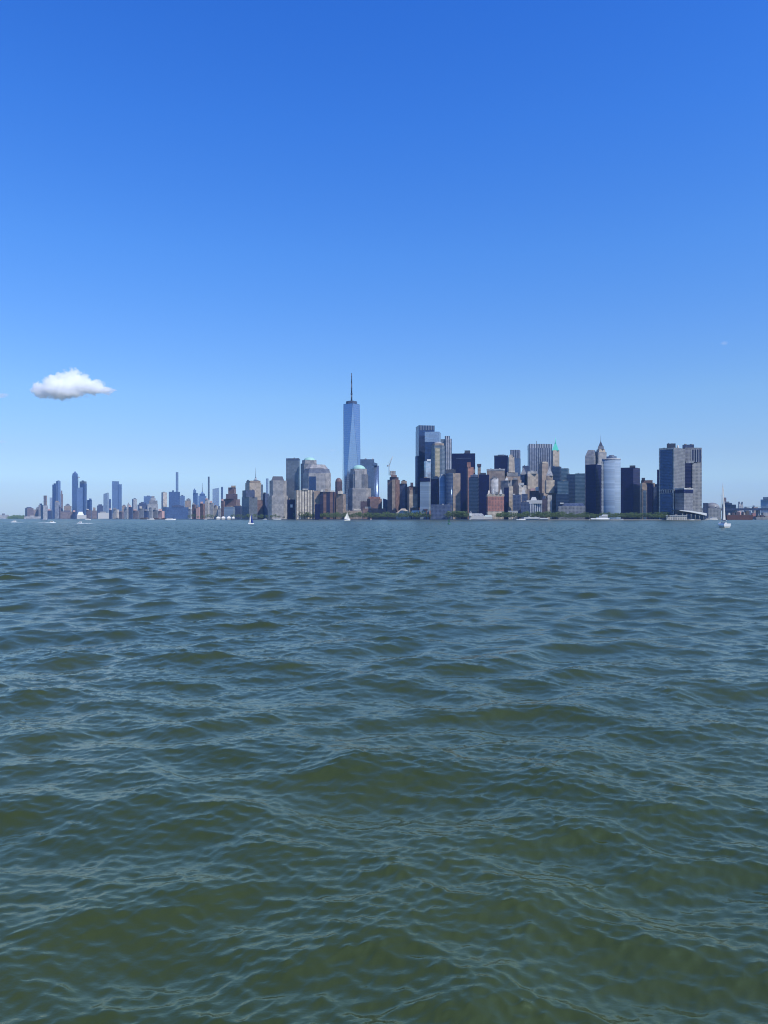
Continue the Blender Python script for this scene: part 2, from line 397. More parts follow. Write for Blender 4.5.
# ------------------------------------------------------------------ buildings
GROUND = 2.0
def footprint(x0, x1, d, xc=None, dep=None, back=0.0, kind='box'):
    """plan of a block whose two sides span the photo columns x0..xc..x1 at distance d"""
    d = d + back
    mid = (x0 + x1) / 2; phi = math.atan((mid - 384.0) / FPX)
    W = (wx(x1, d) - wx(x0, d)) * math.cos(phi) * 1.0
    cx, cy = wx(mid, d), d
    def loc(u, v):                        # u along the front, v away from the harbour
        return (cx + u * math.cos(phi) + v * math.sin(phi), cy - u * math.sin(phi) + v * math.cos(phi))
    if kind == 'bow':                     # rounded front
        dep = dep or W * 0.8; n = 14
        return [loc(W / 2 * math.sin(t), W * 0.32 * (1 - math.cos(t))) for t in np.linspace(-math.pi / 2, math.pi / 2, n)] + [loc(W / 2, dep), loc(-W / 2, dep)]
    if kind == 'round':
        return [loc(W / 2 * math.cos(t), W / 2 + W / 2 * math.sin(t)) for t in [2 * math.pi * i / 20 for i in range(20)]]
    if kind == 'octa':                    # chamfered front corners
        dep = dep or W * 0.9; k = 0.2 * W
        return [loc(-W / 2, k), loc(-W / 2 + k, 0), loc(W / 2 - k, 0), loc(W / 2, k), loc(W / 2, dep), loc(-W / 2, dep)]
    if xc is None:
        dep = dep or max(12.0, min(55.0, W * 0.9))
        return [loc(-W / 2, 0), loc(W / 2, 0), loc(W / 2, dep), loc(-W / 2, dep)]
    L = wx(xc, d) - wx(x0, d); Rr = wx(x1, d) - wx(xc, d)
    N = (wx(xc, d), d)
    lf = (wx(x0, d + Rr), d + Rr); rt = (wx(x1, d + L), d + L)
    return [lf, N, rt, (lf[0] + rt[0] - N[0], lf[1] + rt[1] - N[1])]
def centre(fp): return (sum(p[0] for p in fp) / len(fp), sum(p[1] for p in fp) / len(fp))
def shrink(fp, k, ky=None):
    cx, cy = centre(fp); ky = k if ky is None else ky
    return [(cx + (x - cx) * k, cy + (y - cy) * ky) for x, y in fp]

def building(name, label, d, tiers, cat='building', group=None, penthouse=True, seed=0):
    """tiers: (part, x0, x1, ytop, ybottom or None, material, {xc, kind, k (taper), dep, back, slant, roof})"""
    f0 = tiers[0]
    fp0 = footprint(f0[1], f0[2], d, f0[6].get('xc'), f0[6].get('dep'), f0[6].get('back', 0), f0[6].get('kind', 'box'))
    cx, cy = centre(fp0)
    root = empty(name, (cx, cy, GROUND), label, cat, group)
    org = (cx, cy, GROUND)
    rnd = random.Random(int(f0[1] * 13 + d))
    parts = []
    far = {'deepblue': 'farblue', 'blueglass': 'farlight', 'brick': 'farbrick', 'darkbrick': 'farbrick'} if d > 3400 else {}  # distant blocks swap to the copies with haze in their colour
    for part, x0, x1, yt, yb, mat, o in tiers:
        z0 = GROUND - 1.5 if yb is None else wz(yb, d); z1 = wz(yt, d)
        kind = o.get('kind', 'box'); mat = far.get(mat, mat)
        mb = MB()
        if kind in ('box', 'bow', 'octa', 'round'):
            fp = footprint(x0, x1, d, o.get('xc'), o.get('dep'), o.get('back', 0), kind)
            zt = None
            if 'slant' in o:       # rise in photo rows of the right side over the left
                dz = o['slant'] / FPX * d
                xs = [p[0] for p in fp]; lo, hi = min(xs), max(xs)
                zt = [z1 + dz * (p[0] - lo) / (hi - lo) for p in fp]
            mb.prism(fp, z0, z1, shrink(fp, o['k']) if 'k' in o else None, zt, smooth=kind in ('bow', 'round'))
        elif kind == 'pyr':        # hipped or pyramid roof
            fp = footprint(x0, x1, d, o.get('xc'), o.get('dep'), o.get('back', 0))
            mb.prism(fp, z0, z1, shrink(fp, o.get('k', 0.02)))
        elif kind == 'dome':
            W = wx(x1, d) - wx(x0, d); h = z1 - z0
            cyy = d + o.get('back', 0) + W / 2; cxx = wx((x0 + x1) / 2, cyy)
            mb.lathe(cxx, cyy, [(W / 2 * math.cos(t), z0 + h * math.sin(t)) for t in np.linspace(0, math.pi / 2, 9)])
        elif kind == 'cyl':
            W = wx(x1, d) - wx(x0, d); cyy = d + o.get('back', 0) + W / 2; cxx = wx((x0 + x1) / 2, cyy)
            k = o.get('k', 1.0)
            mb.lathe(cxx, cyy, [(W / 2, z0), (W / 2 * k, z1), (0, z1)], 16)
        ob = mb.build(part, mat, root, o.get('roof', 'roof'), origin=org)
        parts.append(ob)
    # small plant, tanks and lift houses along the flat roofs
    if d < 3600:
        flat = [t for t in tiers if t[6].get('kind', 'box') in ('box', 'octa', 'bow') and 'slant' not in t[6] and 'k' not in t[6] and t[2] - t[1] > 6 and 'front' not in t[0] and 'glass' not in t[0] and t[6].get('dep', 20) > 8]
        for part, x0, x1, yt, yb, mat, o in flat[:3]:
            hidden = any(t is not None and abs(t[4] - yt) < .4 for t in tiers if t[4] is not None)
            for _ in range(rnd.randint(1, 3)):
                if hidden and rnd.random() < .4: continue
                w = rnd.uniform(.5, 1.9); p0 = rnd.uniform(x0 + .4, x1 - w - .4); h = rnd.uniform(.35, 1.1) / FPX * d
                dd = d + o.get('back', 0) + rnd.uniform(2, 5)
                if o.get('kind') == 'bow' or 'xc' in o or o.get('kind') == 'octa': dd += (wx(x1, d) - wx(x0, d)) * .35
                X0, X1 = wx(p0, dd), wx(p0 + w, dd); mb = MB()
                if rnd.random() < .35:
                    q = min(3.2, (X1 - X0) / 2); mb.lathe((X0 + X1) / 2, dd + 3, [(q, wz(yt, d) - .2), (q, wz(yt, d) + h * .75), (0, wz(yt, d) + h * 1.1)], 10); nm = 'water_tank'
                else:
                    mb.prism([(X0, dd), (X1, dd), (X1, dd + 5), (X0, dd + 5)], wz(yt, d) - .2, wz(yt, d) + h); nm = 'rooftop_unit'
                mb.build(nm, rnd.choice(['tan', 'grey', 'darkroof', 'offwhite', 'slate', 'roof']), root, origin=org)
    if penthouse:
        top = min(tiers, key=lambda t: t[3]); x0, x1, yt, o = top[1], top[2], top[3], top[6]
        if o.get('kind', 'box') in ('box', 'bow', 'octa') and 'slant' not in o and x1 - x0 > 3.5:
            fp = footprint(x0, x1, d, o.get('xc'), o.get('dep'), o.get('back', 0), 'box')
            w = rnd.uniform(.3, .6); s0 = rnd.uniform(-.2, .2)
            cx2, cy2 = centre(fp); W = (wx(x1, d) - wx(x0, d))
            fp2 = [(cx2 + (x - cx2) * w + s0 * W * .6 * (1 - w), cy2 + (y - cy2) * .55) for x, y in fp]
            mb = MB(); h = rnd.uniform(0.5, 1.25) / FPX * d
            k = o.get('k', 1)
            mb.prism(shrink(fp2, k), wz(yt, d) - 0.5, wz(yt, d) + h)
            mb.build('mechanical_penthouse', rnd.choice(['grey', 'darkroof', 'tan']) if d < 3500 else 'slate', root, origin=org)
    return root

# ------------------------------------------------------------------ land
def shore(px):                      # distance of the waterline at a photo column
    return float(np.interp(px, [20, 60, 110, 160, 200, 260, 345, 460, 520, 600, 700, 708],
                           [6300, 5400, 4500, 3600, 2950, 2560, 2330, 2010, 1880, 1850, 1880, 1960]))
def build_land():
    pxs = list(range(20, 709, 4))
    front = [(wx(p, shore(p)), shore(p)) for p in pxs]
    poly = front + [(wx(709, 3300), 3300), (wx(700, 9000), 9000), (wx(380, 12000), 12000), (wx(20, 12000), 12000), (wx(14, 9500), 9500)]
    mb = MB(); mb.prism(poly, -1.5, GROUND)
    mb.build('island_ground', 'stone', roof='parkground').name = 'ground'
    tag(bpy.data.objects['ground'], kind='structure')
    mb = MB(); far = [(wx(706, 2900), 2900), (wx(790, 2650), 2650), (wx(1000, 2600), 2600), (wx(1000, 12000), 12000), (wx(706, 12000), 12000)]
    mb.prism(far, -1.5, GROUND); tag(mb.build('far_shore_ground', 'stone', roof='parkground'), kind='structure')
    mb = MB(); nj = [(wx(-260, 7200), 7200), (wx(8, 8000), 8000), (wx(12, 12000), 12000), (wx(-260, 12000), 12000)]
    mb.prism(nj, -1.5, GROUND); tag(mb.build('river_bank_ground', 'stone', roof='parkground'), kind='structure')
M['parkground'] = plain('grass_and_paving', (0.10, 0.12, 0.07), .9, 0, .3, .02)
build_land()

BX = {}
def b(name, label, d, *tiers, **kw):
    ts = []
    for t in tiers:
        t = list(t)
        if len(t) == 6: t.append({})
        ts.append(tuple(t))
    kw.setdefault('cat', 'skyscraper' if 'skyscraper' in name or 'tower' in name else 'building')
    BX[label] = building(name, label, d, ts, **kw)
    return BX[label]

# --- far uptown, left of the picture
b('apartment_building', 'low brown brick block at the far left end of the skyline', 6500, ('tower', 25, 33.5, 508, None, 'brick', {'xc': 27}))
b('apartment_building', 'low grey brown block just right of the leftmost brown block', 6450, ('tower', 33.5, 40, 509.5, None, 'tan'), ('setback', 36, 40, 507.5, 509.5, 'grey'))
b('office_building', 'pale stepped block left of the slim dull tower at far left', 6400, ('tower', 38.5, 43.5, 505, None, 'grey'), ('setback', 39.5, 42, 503.5, 505, 'slate'))
b('residential_tower', 'slim dull brown tower standing alone near the left end of the skyline', 6350, ('tower', 43.6, 47, 495.5, None, 'tan', {'xc': 45.8}))
b('apartment_building', 'low pale block at the foot of the slim dull tower, far left', 6000, ('tower', 43, 48, 505.5, None, 'palegrey'))
b('glass_skyscraper', 'pale narrow glass tower tucked left of the dark blue far left pair', 6500, ('tower', 49.7, 53, 497.5, None, 'paleglass'))
b('glass_skyscraper', 'dark blue flat topped tower, front one of the far left overlapping pair', 6300, ('tower', 52.3, 57.5, 484.5, None, 'deepblue', {'xc': 56.2}))
b('glass_skyscraper', 'lighter blue tower rising behind the dark one of the far left pair', 6600, ('tower', 56, 60.6, 481, None, 'blueglass', {'xc': 58}))
b('residential_tower', 'thin dark brown tower right of the far left blue pair', 6300, ('tower', 60.7, 63, 494, None, 'darkbrick'), ('setback', 60.9, 62.3, 490.5, 494, 'darkbrick'))
b('apartment_building', 'pale brown striped slab in front of the far left blue pair', 5800, ('tower', 54.5, 60, 502, None, 'stripednarrow'), ('setback', 55.5, 59, 500.8, 502, 'tan'))
b('office_building', 'squat beige block with small roof house between thin brown tower and pointed blue tower', 6000, ('tower', 64, 71.5, 506, None, 'tan'), ('setback', 65.5, 70, 504.6, 506, 'grey'))
b('office_building', 'long low red brown pier house at the foot of the far left towers', 5450, ('tower', 60.5, 72.5, 511.5, None, 'brick'))
r = b('glass_skyscraper', 'tallest far left blue tower with a pointed top and a jutting deck', 6090,
  ('tower', 72, 78.3, 476, None, 'blueglass', {'xc': 77.2}), ('crown', 72, 78.3, 473.2, 476, 'blueglass', {'xc': 77.2, 'slant': -0.1, 'k': .8}), ('peak', 73.2, 77, 471.2, 473.4, 'deepblue', {'kind': 'pyr', 'k': .2, 'back': 8}),
  ('viewing_deck', 78, 79.8, 476.8, 477.6, 'palegrey', {'dep': 16, 'back': 12}), penthouse=False)
b('glass_skyscraper', 'mid blue slab in front of the tallest far left blue tower', 5950, ('tower', 77, 82.7, 488, None, 'blueglass', {'slant': 0.8}), penthouse=False)
b('glass_skyscraper', 'dark flat topped tower right of the pointed far left tower', 6200, ('tower', 79.6, 86.8, 483.5, None, 'deepblue', {'xc': 84.5}), ('crown', 79.6, 86.6, 481.3, 483.5, 'greyglass', {'xc': 84.5}))
b('glass_skyscraper', 'short blue tower with stepped roof right of the far left cluster', 6100, ('tower', 87, 92, 500, None, 'deepblue', {'xc': 90}), ('setback', 89, 91.6, 498.5, 500, 'deepblue'))
b('event_pavilion', 'white tent shaped pavilion on the far left waterfront', 5050, ('hall', 77, 86.5, 515, None, 'offwhite'), ('tent_roof', 77.2, 84, 511.8, 515.2, 'white', {'kind': 'pyr', 'k': .55, 'roof': 'white'}), cat='pavilion', penthouse=False)
b('office_building', 'low dark block left of the pale slant topped tower, left waterfront', 5200, ('tower', 97, 103.3, 505.5, None, 'slate'))
b('glass_skyscraper', 'pale slant topped tower left of the wide plain blue tower', 5600, ('tower', 103.4, 109, 494, None, 'paleglass', {'slant': 1.4, 'xc': 107.5}), penthouse=False)
b('office_building', 'narrow dark block at the right hip of the pale slant topped tower', 5700, ('tower', 108.8, 111, 499, None, 'deepblue'))
b('office_building', 'low white hall on the waterfront below the pale slant topped tower', 4700, ('hall', 98, 109, 512.8, None, 'offwhite'), ('clerestory', 100, 106, 511.6, 512.8, 'palegrey'))
b('office_building', 'small brown block between the pointed tower and slant topped tower', 5300, ('tower', 91.5, 97, 510.5, None, 'brick'), ('setback', 93, 95.5, 507.5, 510.5, 'tan'))
b('glass_skyscraper', 'wide plain blue tower with one step down on its right', 5300, ('tower', 112, 119, 481.2, None, 'blueglass'), ('shoulder', 118.8, 121.8, 484.2, None, 'blueglass', {'back': 6}), penthouse=False)
b('office_building', 'small grey block right of the wide plain blue tower', 5200, ('tower', 122, 126, 505.5, None, 'tan'))
b('office_building', 'tiny pale tower with a pyramid cap right of the wide plain blue tower', 5400, ('tower', 127, 130, 504.5, None, 'palegrey'), ('cap', 127.4, 129.6, 502.3, 504.5, 'grey', {'kind': 'pyr'}), penthouse=False)
b('office_building', 'small pale concrete tower left of centre of the uptown group', 5400, ('tower', 132, 137, 499, None, 'palegrey', {'xc': 133.3}))
b('office_building', 'low blue grey block with stepped roof left of the blue square block', 5000, ('tower', 137.5, 147, 504.5, None, 'slate'), ('setback', 139, 146, 502.8, 504.5, 'slate'))
b('office_building', 'square blue block with a flat roof, uptown group', 5100, ('tower', 143.8, 152, 496.3, None, 'blueglass'))
b('office_building', 'stepped grey beige ziggurat block right of the blue square block', 5000, ('tower', 147.5, 158, 504, None, 'palegrey'), ('setback', 149, 157.5, 500.5, 504, 'grey'), ('setback', 150.5, 155.5, 498, 500.5, 'palegrey'), ('crown', 151.5, 154.5, 496, 498, 'grey'), penthouse=False)
b('residential_tower', 'pale slab with one dark narrow side left of the broad deep blue block', 5000, ('tower', 161.4, 167, 492.3, None, 'cream', {'xc': 162.9}))
b('glass_skyscraper', 'broad deep blue block under the needle thin white tower', 4900, ('tower', 168.8, 180, 491.8, None, 'deepblue'), ('setback', 172, 174, 490.3, 491.8, 'deepblue'), penthouse=False)
b('glass_skyscraper', 'blue block attached low on the right of the broad deep blue block', 4950, ('tower', 180.1, 184.8, 495.8, None, 'blueglass'))
b('residential_skyscraper', 'needle thin white tower behind the broad deep blue block', 6800, ('tower', 175.8, 178.4, 472, None, 'skyglass', {'xc': 177.6}), penthouse=False)
b('office_building', 'wide dark glass box on the waterfront below the broad deep blue block', 3900, ('tower', 165.5, 188.5, 507.2, None, 'deepblue'), ('setback', 172, 184, 505.6, 507.2, 'slate'))
b('office_building', 'dull olive block right of the broad deep blue block', 5000, ('tower', 185, 191, 500.5, None, 'tan'), ('setback', 186.5, 190.5, 498.8, 500.5, 'grey'))
b('glass_skyscraper', 'slim blue tower with a stepped pointed top, uptown group', 6300, ('tower', 193, 198.2, 493, None, 'blueglass', {'xc': 196.8}), ('setback', 193.2, 196.2, 490, 493, 'blueglass'), ('peak', 193.6, 195.4, 488.4, 490, 'deepblue', {'kind': 'pyr', 'k': .3}), penthouse=False)
b('glass_skyscraper', 'hazy blue block with shoulders carrying a thin spire', 6000, ('tower', 198.4, 206.4, 496, None, 'blueglass'), ('setback', 199.5, 205, 493.6, 496, 'deepblue'), ('crown', 200.9, 203.8, 491.6, 493.6, 'blueglass', {'kind': 'pyr', 'k': .4}), ('spire', 202.1, 202.7, 483, 491.8, 'mast', {'kind': 'cyl', 'k': .3}), penthouse=False)
b('residential_skyscraper', 'needle thin dark tower right of the thin spired block', 6000, ('tower', 207.9, 209.7, 476.6, None, 'greyglass', {'xc': 209.1}), penthouse=False)
b('glass_skyscraper', 'pale blue block with a sloping roof, uptown group right side', 5200, ('tower', 212.5, 219, 489.2, None, 'skyglass', {'slant': 1.5}), penthouse=False)
b('glass_skyscraper', 'slim dark blue tower left of the brown stepped tower', 5000, ('tower', 221.1, 223, 486.8, None, 'deepblue', {'xc': 222.5}))

# low waterfront fabric in front of the uptown group: each block different in width, height and wall
rnd = random.Random(11)
low_desc = ['grey', 'brown', 'pale', 'pink', 'dark', 'cream']
low_mat = {'grey': 'grey', 'brown': 'brick', 'pale': 'palegrey', 'pink': 'pink', 'dark': 'slate', 'cream': 'cream'}
low_row = [(47.5, 52.5, 510.5, 'dark', 'far left below the narrow pale tower'), (59, 61, 507, 'brown', 'between the blue pair and the thin brown tower'),
    (72.5, 77, 512, 'dark', 'left of the white tent pavilion'), (86, 91, 510, 'brown', 'right of the white tent pavilion'), (109, 112, 510, 'dark', 'left foot of the wide plain blue tower'),
    (112.5, 119, 509.5, 'cream', 'in front of the wide plain blue tower'), (119, 124, 512, 'brown', 'right foot of the wide plain blue tower'), (124, 128.5, 509, 'pale', 'below the tiny pyramid capped tower'),
    (128.5, 133, 507, 'dark', 'right of the tiny pyramid capped tower'), (133, 139, 510.5, 'brown', 'below the small pale concrete tower'), (139, 144, 508.5, 'grey', 'left of the ziggurat block'),
    (144, 149, 511, 'dark', 'below the blue square block'), (149, 153, 507.5, 'pale', 'below the ziggurat block'), (153, 158, 510, 'grey', 'right foot of the ziggurat block'),
    (158, 164.5, 511, 'pink', 'left of the wide dark glass box'), (188.5, 192, 509, 'pale', 'right of the wide dark glass box'), (192, 196, 504.5, 'brown', 'below the slim stepped blue tower'),
    (196, 200, 507, 'pink', 'left below the thin spired block'), (200, 205, 503.5, 'brown', 'right below the thin spired block'), (205, 209.5, 499.5, 'cream', 'at the foot of the needle thin dark tower'),
    (209.5, 214, 503, 'pale', 'right of the needle thin dark tower foot'), (214, 218, 506, 'cream', 'below the pale sloping roof block'), (218, 221, 508, 'pale', 'left of the slim dark blue tower foot'),
    (221, 225, 501, 'brown', 'at the foot of the slim dark blue tower')]
for x0, x1, y, c, where in low_row:
    d = shore((x0 + x1) / 2) + rnd.uniform(120, 500)
    yy = rnd.uniform(1.0, 2.2)
    b('row_building', f'low {c} waterfront block {where}', d, ('tower', x0, x1, y, None, low_mat[c], {'xc': x0 + (x1 - x0) * rnd.uniform(.6, .85)}),
      ('setback', x0 + .5, x0 + (x1 - x0) * .6, y - yy, y, low_mat[rnd.choice(low_desc)]), cat='building', penthouse=False)

# --- west side, centre left
b('residential_tower', 'brown brick stepped tower with a pinkish roof house, left of centre', 3150, ('podium', 223.5, 240, 499, None, 'brick', {'xc': 236}), ('tower', 226, 237.5, 494, 499, 'darkbrick'), ('shaft', 228.2, 236, 487.4, 494, 'brick', {'xc': 234}), ('roof_house', 231, 235.6, 485.6, 487.4, 'tan'), penthouse=False)
b('office_building', 'low slate grey block right of the brown stepped tower', 3000, ('tower', 234, 243, 506, None, 'slate', {'xc': 240.5}))
b('office_building', 'small glass block with pale floor bands below the brown stepped tower', 2800, ('tower', 224, 235, 506.8, None, 'steelblue', {'xc': 233}))
b('stone_skyscraper', 'pale stone tower carrying a tall thin mast far behind', 5200, ('tower', 252, 260, 481.5, None, 'tan'), ('setback', 253.4, 258, 479.8, 481.5, 'greyglass'), ('crown', 254.4, 257, 477.2, 479.8, 'palegrey', {'kind': 'cyl', 'k': .6}), ('mast', 255.4, 256, 467.5, 477.3, 'mast', {'kind': 'cyl', 'k': .25}), penthouse=False)
b('stone_skyscraper', 'beige stone tower with a darker left side in front of the masted tower', 3000, ('tower', 245.2, 261.3, 482.6, None, 'beige', {'xc': 249.5}), ('setback', 246.2, 260.5, 480.6, 482.6, 'tan', {'xc': 250}), penthouse=False)
b('office_building', 'stepped grey block standing in front of the beige stone tower', 2800, ('podium', 241.8, 257.5, 497, None, 'greyglass', {'xc': 249}), ('setback', 242.3, 254.8, 490.2, 497, 'slate', {'xc': 246}), penthouse=False)
b('office_building', 'narrow brown block right edge of the beige stone tower', 2900, ('tower', 257, 262.5, 500, None, 'brick'), ('setback', 260.9, 263, 484.5, 500, 'greyglass'))
b('office_building', 'dark bluish block between beige stone tower and hip roofed grey tower', 2900, ('tower', 261, 269, 493.5, None, 'slate', {'xc': 265}))
b('residential_skyscraper', 'pale slim hazy tower left of the hip roofed grey tower', 4600, ('tower', 266, 268.6, 478.4, None, 'paleglass', {'xc': 267.6}), penthouse=False)
b('office_tower', 'light grey tower with a dark cut off pyramid roof', 2650, ('podium', 267.6, 288, 495.5, None, 'granite', {'kind': 'octa'}), ('tower', 269.4, 286.6, 480.4, 495.5, 'granite', {'kind': 'octa', 'back': 4}), ('hip_roof', 271.2, 284.2, 476.1, 480.4, 'darkroof', {'kind': 'pyr', 'k': .74, 'back': 8, 'roof': 'darkroof'}), penthouse=False)
b('glass_skyscraper', 'grey glass slab tower with a flat dark top, left of centre', 2750, ('tower', 286, 300.2, 460.4, None, 'greyglass', {'xc': 298.8}), ('crown', 286, 300.2, 458.2, 460.4, 'slate', {'xc': 298.8}), penthouse=False)
b('office_building', 'dark glass low rise between grey granite tower and striped apartment block', 2500, ('tower', 287.2, 295, 499.5, None, 'navy'), ('sign_wall', 290.4, 292.6, 504.5, 507.5, 'white', {'back': -2, 'dep': 3}), penthouse=False)
b('apartment_building', 'white and brown striped apartment slab on the left waterfront', 2460, ('tower', 294.4, 313.8, 490.2, None, 'striped', {'xc': 295.8}), ('roof_house', 302.5, 308, 488.6, 490.2, 'palegrey'), ('end_wall', 313.8, 320, 491.2, None, 'tan'), penthouse=False)
b('office_tower', 'grey tower with a green copper dome, the farther of the two domed towers', 2720, ('tower', 300.6, 317.2, 463.5, None, 'granitedark', {'kind': 'octa'}), ('setback', 302, 316.6, 460, 463.5, 'granite', {'kind': 'octa', 'back': 3}), ('dome', 303.5, 315.6, 456.6, 460.3, 'copper', {'kind': 'dome', 'back': 4}), penthouse=False)
b('office_tower', 'bulky granite tower with sloping shoulders right of the farther green dome', 2600, ('tower', 303, 331, 473, None, 'granite', {'kind': 'octa'}), ('glass_front', 309, 316, 476.5, 490.5, 'deepblue', {'back': -1.5, 'dep': 10}),
  ('shoulder', 303.3, 330.7, 468.5, 473, 'granitedark', {'kind': 'octa', 'back': 1, 'k': .90}), ('crown', 305, 328.3, 464.2, 468.5, 'granite', {'kind': 'octa', 'back': 3, 'k': .72}), penthouse=False)
b('apartment_building', 'dark navy and brown striped apartment slab right of the striped slab', 2440, ('tower', 319.8, 335.8, 491.8, None, 'navystripe', {'xc': 334}), ('roof_house', 321, 323, 489.6, 491.8, 'offwhite'), ('roof_house', 325, 327.6, 489.2, 491.8, 'tan'), ('roof_house', 330, 334.6, 490.4, 491.8, 'offwhite'), penthouse=False)
b('apartment_building', 'low dark block at the foot between the two striped apartment slabs', 2400, ('tower', 314.8, 320.2, 504.2, None, 'navy'))
b('stone_tower', 'brown tower with a rounded arched top left of the tallest tower', 2560, ('tower', 335.2, 342.2, 481.5, None, 'darkbrick', {'kind': 'octa'}), ('arched_top', 335.4, 342, 477.6, 481.5, 'brick', {'kind': 'dome', 'back': 1, 'roof': 'darkroof'}), penthouse=False)
b('office_building', 'pale patterned block below the brown round topped tower', 2450, ('tower', 336, 345.8, 494, None, 'tan', {'xc': 343}), ('setback', 338, 343, 491, 494, 'cream'))
b('office_tower', 'tower with a green copper dome right of the tallest tower', 2560, ('podium', 347.8, 371, 488.2, None, 'granite', {'kind': 'octa'}), ('tower', 349.2, 368.2, 474, 488.2, 'granitedark', {'kind': 'octa', 'back': 3}), ('setback', 350.4, 367, 468.6, 474, 'granite', {'kind': 'octa', 'back': 5}), ('dome', 352.2, 365.6, 464.4, 468.9, 'copper', {'kind': 'dome', 'back': 6}), ('bay', 355, 361.5, 470, 488.2, 'palegrey', {'back': 1, 'dep': 12}), penthouse=False)
b('glass_skyscraper', 'pale blue glass tower with a curved right shoulder behind the domed tower', 2850, ('tower', 359.5, 374.2, 459.2, None, 'blueglass'), ('shoulder', 372, 379, 465.5, None, 'blueglass', {'kind': 'bow', 'back': 4}), ('shoulder', 373, 377.5, 462, 465.5, 'blueglass', {'slant': -1.5}), penthouse=False)
b('apartment_building', 'reddish brick block with notched corners right of the domed tower', 2480, ('tower', 367, 382, 498.6, None, 'brick', {'kind': 'octa'}), ('setback', 368.4, 380.4, 496.8, 498.6, 'redbrick'), ('wing', 360.6, 367.2, 501.4, None, 'darkbrick'), penthouse=False)
b('office_building', 'small grey block between the brick block and the crane topped tower', 2600, ('tower', 383, 388, 498.4, None, 'slate', {'slant': -1.5}), penthouse=False)
b('office_building', 'low beige waterfront building in front of the domed tower', 2400, ('hall', 346, 362.5, 510.6, None, 'tan'), ('roof_house', 354, 361, 509, 510.6, 'cream'), penthouse=False)
b('office_building', 'low reddish waterfront building below the brick block', 2400, ('hall', 362.5, 386, 508.4, None, 'brick'), ('roof_house', 365, 371, 506.6, 508.4, 'palegrey'), penthouse=False)

# --- the tallest tower: square base, eight tall triangles, parapet box, mast
def tallest_tower():
    d = 2720.0; side = 60.5; yaw = R(11)
    cx = wx(351.6, d + 30); cy = d + 30
    root = empty('glass_skyscraper', (cx, cy, GROUND), 'tallest tower in the skyline, blue faceted glass with a mast on top', 'skyscraper')
    c45 = math.pi / 4
    base = [(cx + side / math.sqrt(2) * math.cos(yaw + c45 + k * math.pi / 2), cy + side / math.sqrt(2) * math.sin(yaw + c45 + k * math.pi / 2)) for k in range(4)]
    top = [(cx + side / 2 * math.cos(yaw + k * math.pi / 2), cy + side / 2 * math.sin(yaw + k * math.pi / 2)) for k in range(4)]
    z0, zb, zt = GROUND, 58.0, wz(403.2, d)
    org = (cx, cy, GROUND)
    mb = MB(); mb.prism(base, z0 - 1, zb, roof=False); mb.build('base', 'skyglass', root, origin=org)
    mb = MB()
    for k in range(4):
        a, b_ = base[k - 1], base[k]; t0, t1 = top[k], top[(k + 1) % 4]
        mb.face([(*a, zb), (*b_, zb), (*t0, zt)], [(0, zb), (side, zb), (side / 2, zt)])
        mb.face([(*b_, zb), (*t1, zt), (*t0, zt)], [(side / 2, zb), (side, zt), (0, zt)])
    mb.face([(*t, zt) for t in top], None, 1)
    mb.build('glass_shaft', 'wtc', root, origin=org)
    # fine steel edges where the facets meet
    mb = MB()
    for k in range(4):
        for q in (top[k], top[(k + 1) % 4]): mb.tube((*base[k], zb), (*q, zt), .35, .35, 4)
        mb.tube((*top[k], zt), (*top[(k + 1) % 4], zt), .5, .5, 4)
    mb.build('corner_edge', 'slate', root, origin=org)
    mb = MB(); mb.prism([(cx + 21 * math.cos(a), cy + 21 * math.sin(a)) for a in [yaw + c45 + 2 * math.pi * i / 8 for i in range(8)]], zt, wz(400.3, d))
    mb.build('parapet_box', 'slate', root, origin=org)
    mb = MB(); mb.lathe(cx, cy, [(9, wz(400.4, d)), (9, wz(399.6, d)), (0, wz(399.6, d))], 16); mb.build('mast_ring', 'mast', root, origin=org)
    mb = MB()
    z = [wz(q, d) for q in (400, 392.6, 381.5, 371.5)]
    mb.tube((cx, cy, z[0]), (cx, cy, z[1]), 3.0, 2.6); mb.tube((cx, cy, z[1]), (cx, cy, z[2]), 2.5, 2.1); mb.tube((cx, cy, z[2]), (cx, cy, z[3]), 1.9, 1.4)
    ms = mb.build('mast', 'mast', root, origin=org)
    mb = MB()
    for q, r_ in ((392.6, 4.2), (387, 2.9), (381.3, 2.6), (377.4, 2.0), (375, 2.0), (372, 1.2)):
        zz = wz(q, d); mb.lathe(cx, cy, [(0, zz - 1.2), (r_, zz - 1.2), (r_, zz + 1.2), (0, zz + 1.2)], 10)
    mb.build('mast_collar', 'mast', ms, origin=org)
tallest_tower()

# --- centre: crane tower and the downtown cluster
b('stone_tower', 'brown grey tower with a frame under construction and a crane on top', 2330, ('tower', 387.4, 399.8, 479.6, None, 'brick', {'xc': 396}), ('shaft', 392, 395.3, 479.6, 510, 'tan', {'back': -1.5, 'dep': 4}),
  ('setback', 389.6, 398.6, 477, 479.6, 'darkbrick', {'xc': 395}), ('setback', 391, 396.8, 474.9, 477, 'brick'), ('construction_frame', 390.2, 395.6, 470.8, 475.1, 'concrete', {'back': 6}), penthouse=False)
b('office_tower', 'dark tower with brown right edge just right of the crane topped tower', 2350, ('tower', 399.8, 407.2, 483.6, None, 'slate', {'xc': 405.2}), ('setback', 401.2, 406.8, 480.9, 483.6, 'tan'))
b('apartment_building', 'brown tower with a pointed roof house left of the tallest downtown glass tower', 2375, ('tower', 407, 417.6, 486.4, None, 'brick', {'xc': 409}), ('roof_house', 410.4, 413.2, 482.6, 486.4, 'darkbrick'), penthouse=False)
